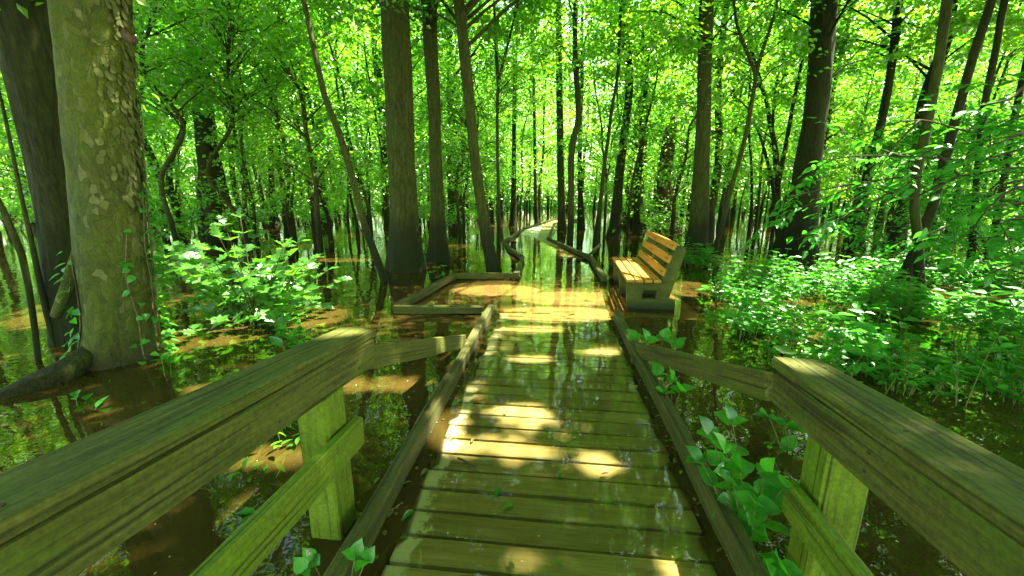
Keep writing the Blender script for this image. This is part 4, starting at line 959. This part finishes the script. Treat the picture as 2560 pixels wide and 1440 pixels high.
for ti, t_ in enumerate(tw):
    P = np.array([(*D(*q), .016 * (1 - .7 * k / (len(t_) - 1))) for k, q in enumerate(t_)])
    if ti in (0, 1, 2, 3, 4, 6): P = np.vstack([[5.3, 2.9, -.3, .03], [5.25, 2.95, .9, .025], P])
    P[:, :3] -= np.array((5.3, 2.9, 0)); q = resample(P, .08); tube(mb, q[:, :3], q[:, 3] * .8, 6)
    for k in range(14 if len(P) > 5 or ti in (1, 3) else 5, len(q)):
        if len(q) - k > 44: continue
        if rs.rand() < .30:
            tn = q[min(k + 1, len(q) - 1), :3] - q[k - 1, :3]; tn /= np.linalg.norm(tn) + 1e-6
            sd = np.cross(tn, [0, 0, 1]) * rs.choice([-1, 1]); e_ = sd * .8 + tn * .7 + np.array([0, 0, .25 * rs.randn() - .1]); e_ *= (.25 + .35 * rs.rand()) / np.linalg.norm(e_)
            tube(mb, [q[k, :3], q[k, :3] + e_ * .5 + np.array([0, 0, .02]), q[k, :3] + e_], [.004, .003, .002], 4, cap=False)
            for u_ in np.linspace(.3, 1.0, 6):
                for s_ in (-1, 1):
                    sd2 = np.cross(e_, [0, 0, 1]); sd2 /= np.linalg.norm(sd2) + 1e-6
                    B.append(q[k, :3] + e_ * u_ + rs.randn(3) * .015); d.append(sd2 * s_ * .8 + e_ * 1.6 + np.array([0, 0, -.15 + .2 * rs.randn()])); nr.append([rs.randn() * .3, rs.randn() * .3 - .15, 1]); LL.append(.105 * (.5 + .8 * rs.rand()))
        for s_ in (-1, 1):
            if rs.rand() < .62:
                tn = q[min(k + 1, len(q) - 1), :3] - q[k - 1, :3]; tn /= np.linalg.norm(tn) + 1e-6; sd = np.cross(tn, [0, 0, 1]) * s_
                B.append(q[k, :3] + rs.randn(3) * .03 + np.array([0, 0, rs.randn() * .05])); d.append(sd * .9 + tn * .6 + np.array([0, 0, -.15 + .25 * rs.randn()])); nr.append([rs.randn() * .35, rs.randn() * .35 - .2, 1]); LL.append(.135 * (.5 + .8 * rs.rand()))
mb.build('stem', M['twig'], br, True)
LL = np.array(LL); leaves('foliage', OVATE, np.array(B), np.array(d), np.array(nr), LL, LL * .52, np.clip(.12 + .2 * rs.randn(len(LL)), 0, 1), M['leaf_near'], br, True)
# ground cover standing in the water on the right
rs = np.random.RandomState(71)
B, d, nr, LL, TT = [], [], [], [], []; mb = MB(); cnt = 0
for _ in range(9000):
    if cnt >= 900: break
    x = 1.75 + 8.0 * rs.rand(); y = 2.5 + 6.3 * rs.rand()
    p = Vector((x, y, 0)); dp = depth_of(p); px = 1280 + x / dp * F
    lim = 2.35 + max(0, (y - 3.2)) * .0 + (0.0 if y < 4.6 else .55)
    if x < lim or px > 2750 or y < 2.55 + .25 * math.sin(x * 3): continue
    if math.sin(x * 2.1 + y * .7) + math.sin(y * 1.9 - x * .8) < -.35 + (.9 if y > 6.8 else 0): continue
    hgt = .12 + .50 * rs.rand() ** 1.6; cnt += 1; big = .55 + 1.0 * rs.rand() ** 2; tn_ = .42 + .24 * rs.randn()
    for st in range(rs.randint(1, 4)):
        e = np.array([x + rs.randn() * .12, y + rs.randn() * .12, hgt * (.6 + .5 * rs.rand())]); tube(mb, [(x, y, -.2), tuple((e + np.array([x, y, .02])) / 2), tuple(e)], [.004, .003, .002], 4, cap=False)
        ph = rs.rand() * 3
        for q in range(4):
            t = .5 + .5 * q / 3; c = np.array([x, y, 0]) * (1 - t) + e * t
            for s_ in (0, 3.14):
                a = ph + q * 1.57 + s_; B.append(c); d.append([math.cos(a), math.sin(a), .1 + .2 * rs.randn()]); nr.append([rs.randn() * .3, rs.randn() * .3 - .15, 1]); LL.append(.088 * big * (.6 + .7 * rs.rand())); TT.append(tn_ + .1 * rs.randn())
LL = np.array(LL)
gc = tag(leaves('ground_cover', OVATE, np.array(B), np.array(d), np.array(nr), LL, LL * (.45 + .3 * rs.rand(len(LL))), np.clip(np.array(TT), 0, 1), M['leaf_near'], None, True), 'dense low leafy plants spreading over the water on the right', 'ground cover', kind='stuff')
o = mb.build('stem', M['stem'], gc); o['kind'] = 'stuff'
# grass tuft in the orange water at the left
rs = np.random.RandomState(81)
gr = thing('grass_tuft', 'thin tuft of grass with small leaves in the orange water behind the left post', 'grass tuft', G(690, 1070))
n = 90; c = np.c_[rs.randn(n) * .14, rs.randn(n) * .09, np.zeros(n)]
leaves('blades', LANCE, c, np.c_[rs.randn(n, 2) * .55, np.full(n, .7)], np.c_[rs.randn(n, 2), np.full(n, .3)], .17 * (.5 + rs.rand(n)), .012, rs.rand(n) * .4 + .6, M['leaf'], gr, True)
n = 60; c = np.c_[rs.randn(n) * .22 - .1, rs.randn(n) * .13 - .25, rs.rand(n) * .05 + .01]
leaves('foliage', OVATE, c, np.c_[rs.randn(n, 2), np.full(n, .15)], np.c_[rs.randn(n, 2) * .3, np.ones(n)], .06 * (.5 + rs.rand(n)), .035, rs.rand(n), M['leaf_near'], gr, True)

# fallen leaves and twigs on the water
rs = np.random.RandomState(91)
spots = [(1240, 1240, .07, .1), (1258, 1272, .06, .05), (1035, 1275, .075, .1), (1140, 1090, .05, .2), (1185, 1095, .045, .25), (1070, 1172, .06, .95), (1200, 1193, .04, .6), (1405, 1180, .06, .1), (1522, 1182, .05, .8), (1500, 1012, .06, .15), (1235, 990, .06, .2), (1330, 955, .06, .2), (1600, 1160, .03, .9), (1420, 1140, .04, .3), (640, 1280, .09, .1), (600, 1310, .09, .1), (1640, 1020, .05, .2), (1285, 1425, .05, .2), (1720, 1150, .05, .3), (1590, 782, .08, .5), (1110, 765, .05, .2), (800, 700, .1, .5)]
for q, (px, py, L, tn) in enumerate(spots):
    p = G(px, py, .006); a = rs.rand() * 6.28
    o = leaves('fallen_leaf', OVATE, np.zeros((1, 3)), np.array([[math.cos(a), math.sin(a), .05]]), np.array([[rs.randn() * .06, rs.randn() * .06, 1]]), L, L * .5, tn, M['leaf_dead'] if tn > .12 else M['leaf_near'], None, True)
    o.location = p
    tag(o, ('brown curled leaf lying on the flooded planks' if tn > .5 else 'green leaf floating on the shallow water over the walk') if 900 < px < 1800 else 'leaf floating on the brown water away from the planks', 'leaf', 'fallen leaves on the water')
tg = MB(); tube(tg, [(0, 0, 0), (.06, -.05, .008), (.11, -.08, .002)], [.006, .007, .004], 6)
o = tg.build('twig', M['twig'], None, True); o.location = G(1145, 1145, .008); tag(o, 'short dark twig lying across the flooded planks', 'twig')
cl_ = leaves('leaf_on_cap', HEART, np.zeros((1, 3)), np.array([[.6, .4, .1]]), np.array([[-.1, -.2, 1]]), .085, .08, .6, M['leaf'], None, True)
cl_.name = 'fallen_leaf'; cl_.location = G(1955, 882, .812); tag(cl_, 'pale green leaf resting on the end of the right handrail cap', 'leaf')
# bits of leaf litter drifting on the water and caught along the kerbs
n = 420; u_ = .6 + 6 * RS.rand(n); v_ = np.where(RS.rand(n) < .5, RS.choice([.06, -.07, 1.50, 1.62], n) + RS.randn(n) * .025, -2.6 + 5.6 * RS.rand(n))
bx = DO.x + DU.x * u_ + DV.x * v_; by = DU.y * u_ + DV.y * v_
tag(leaves('floating_litter', OVATE, np.c_[bx, by, np.full(n, .006)], np.c_[RS.randn(n, 2), np.full(n, .02)], np.c_[RS.randn(n, 2) * .08, np.ones(n)], .018 + .035 * RS.rand(n) ** 2, .014 + .012 * RS.rand(n), RS.rand(n), M['leaf_dead'], None, True),
    'scraps of leaf litter drifting on the flood water along the kerbs', 'leaf litter', kind='stuff')
# pale flecks drifting on the water
n = 900; x = -3 + 6.5 * RS.rand(n); y = .8 + 8 * RS.rand(n) ** 1.3; z = np.full(n, .004)
tag(leaves('floating_flecks', DIAMOND, np.c_[x, y, z], np.c_[RS.randn(n, 2), np.zeros(n)], np.c_[RS.randn(n, 2) * .05, np.ones(n)], .004 + .012 * RS.rand(n) ** 2, .006, RS.rand(n), M['speck']), 'pale seeds and flecks drifting on the water', 'flecks', kind='stuff')
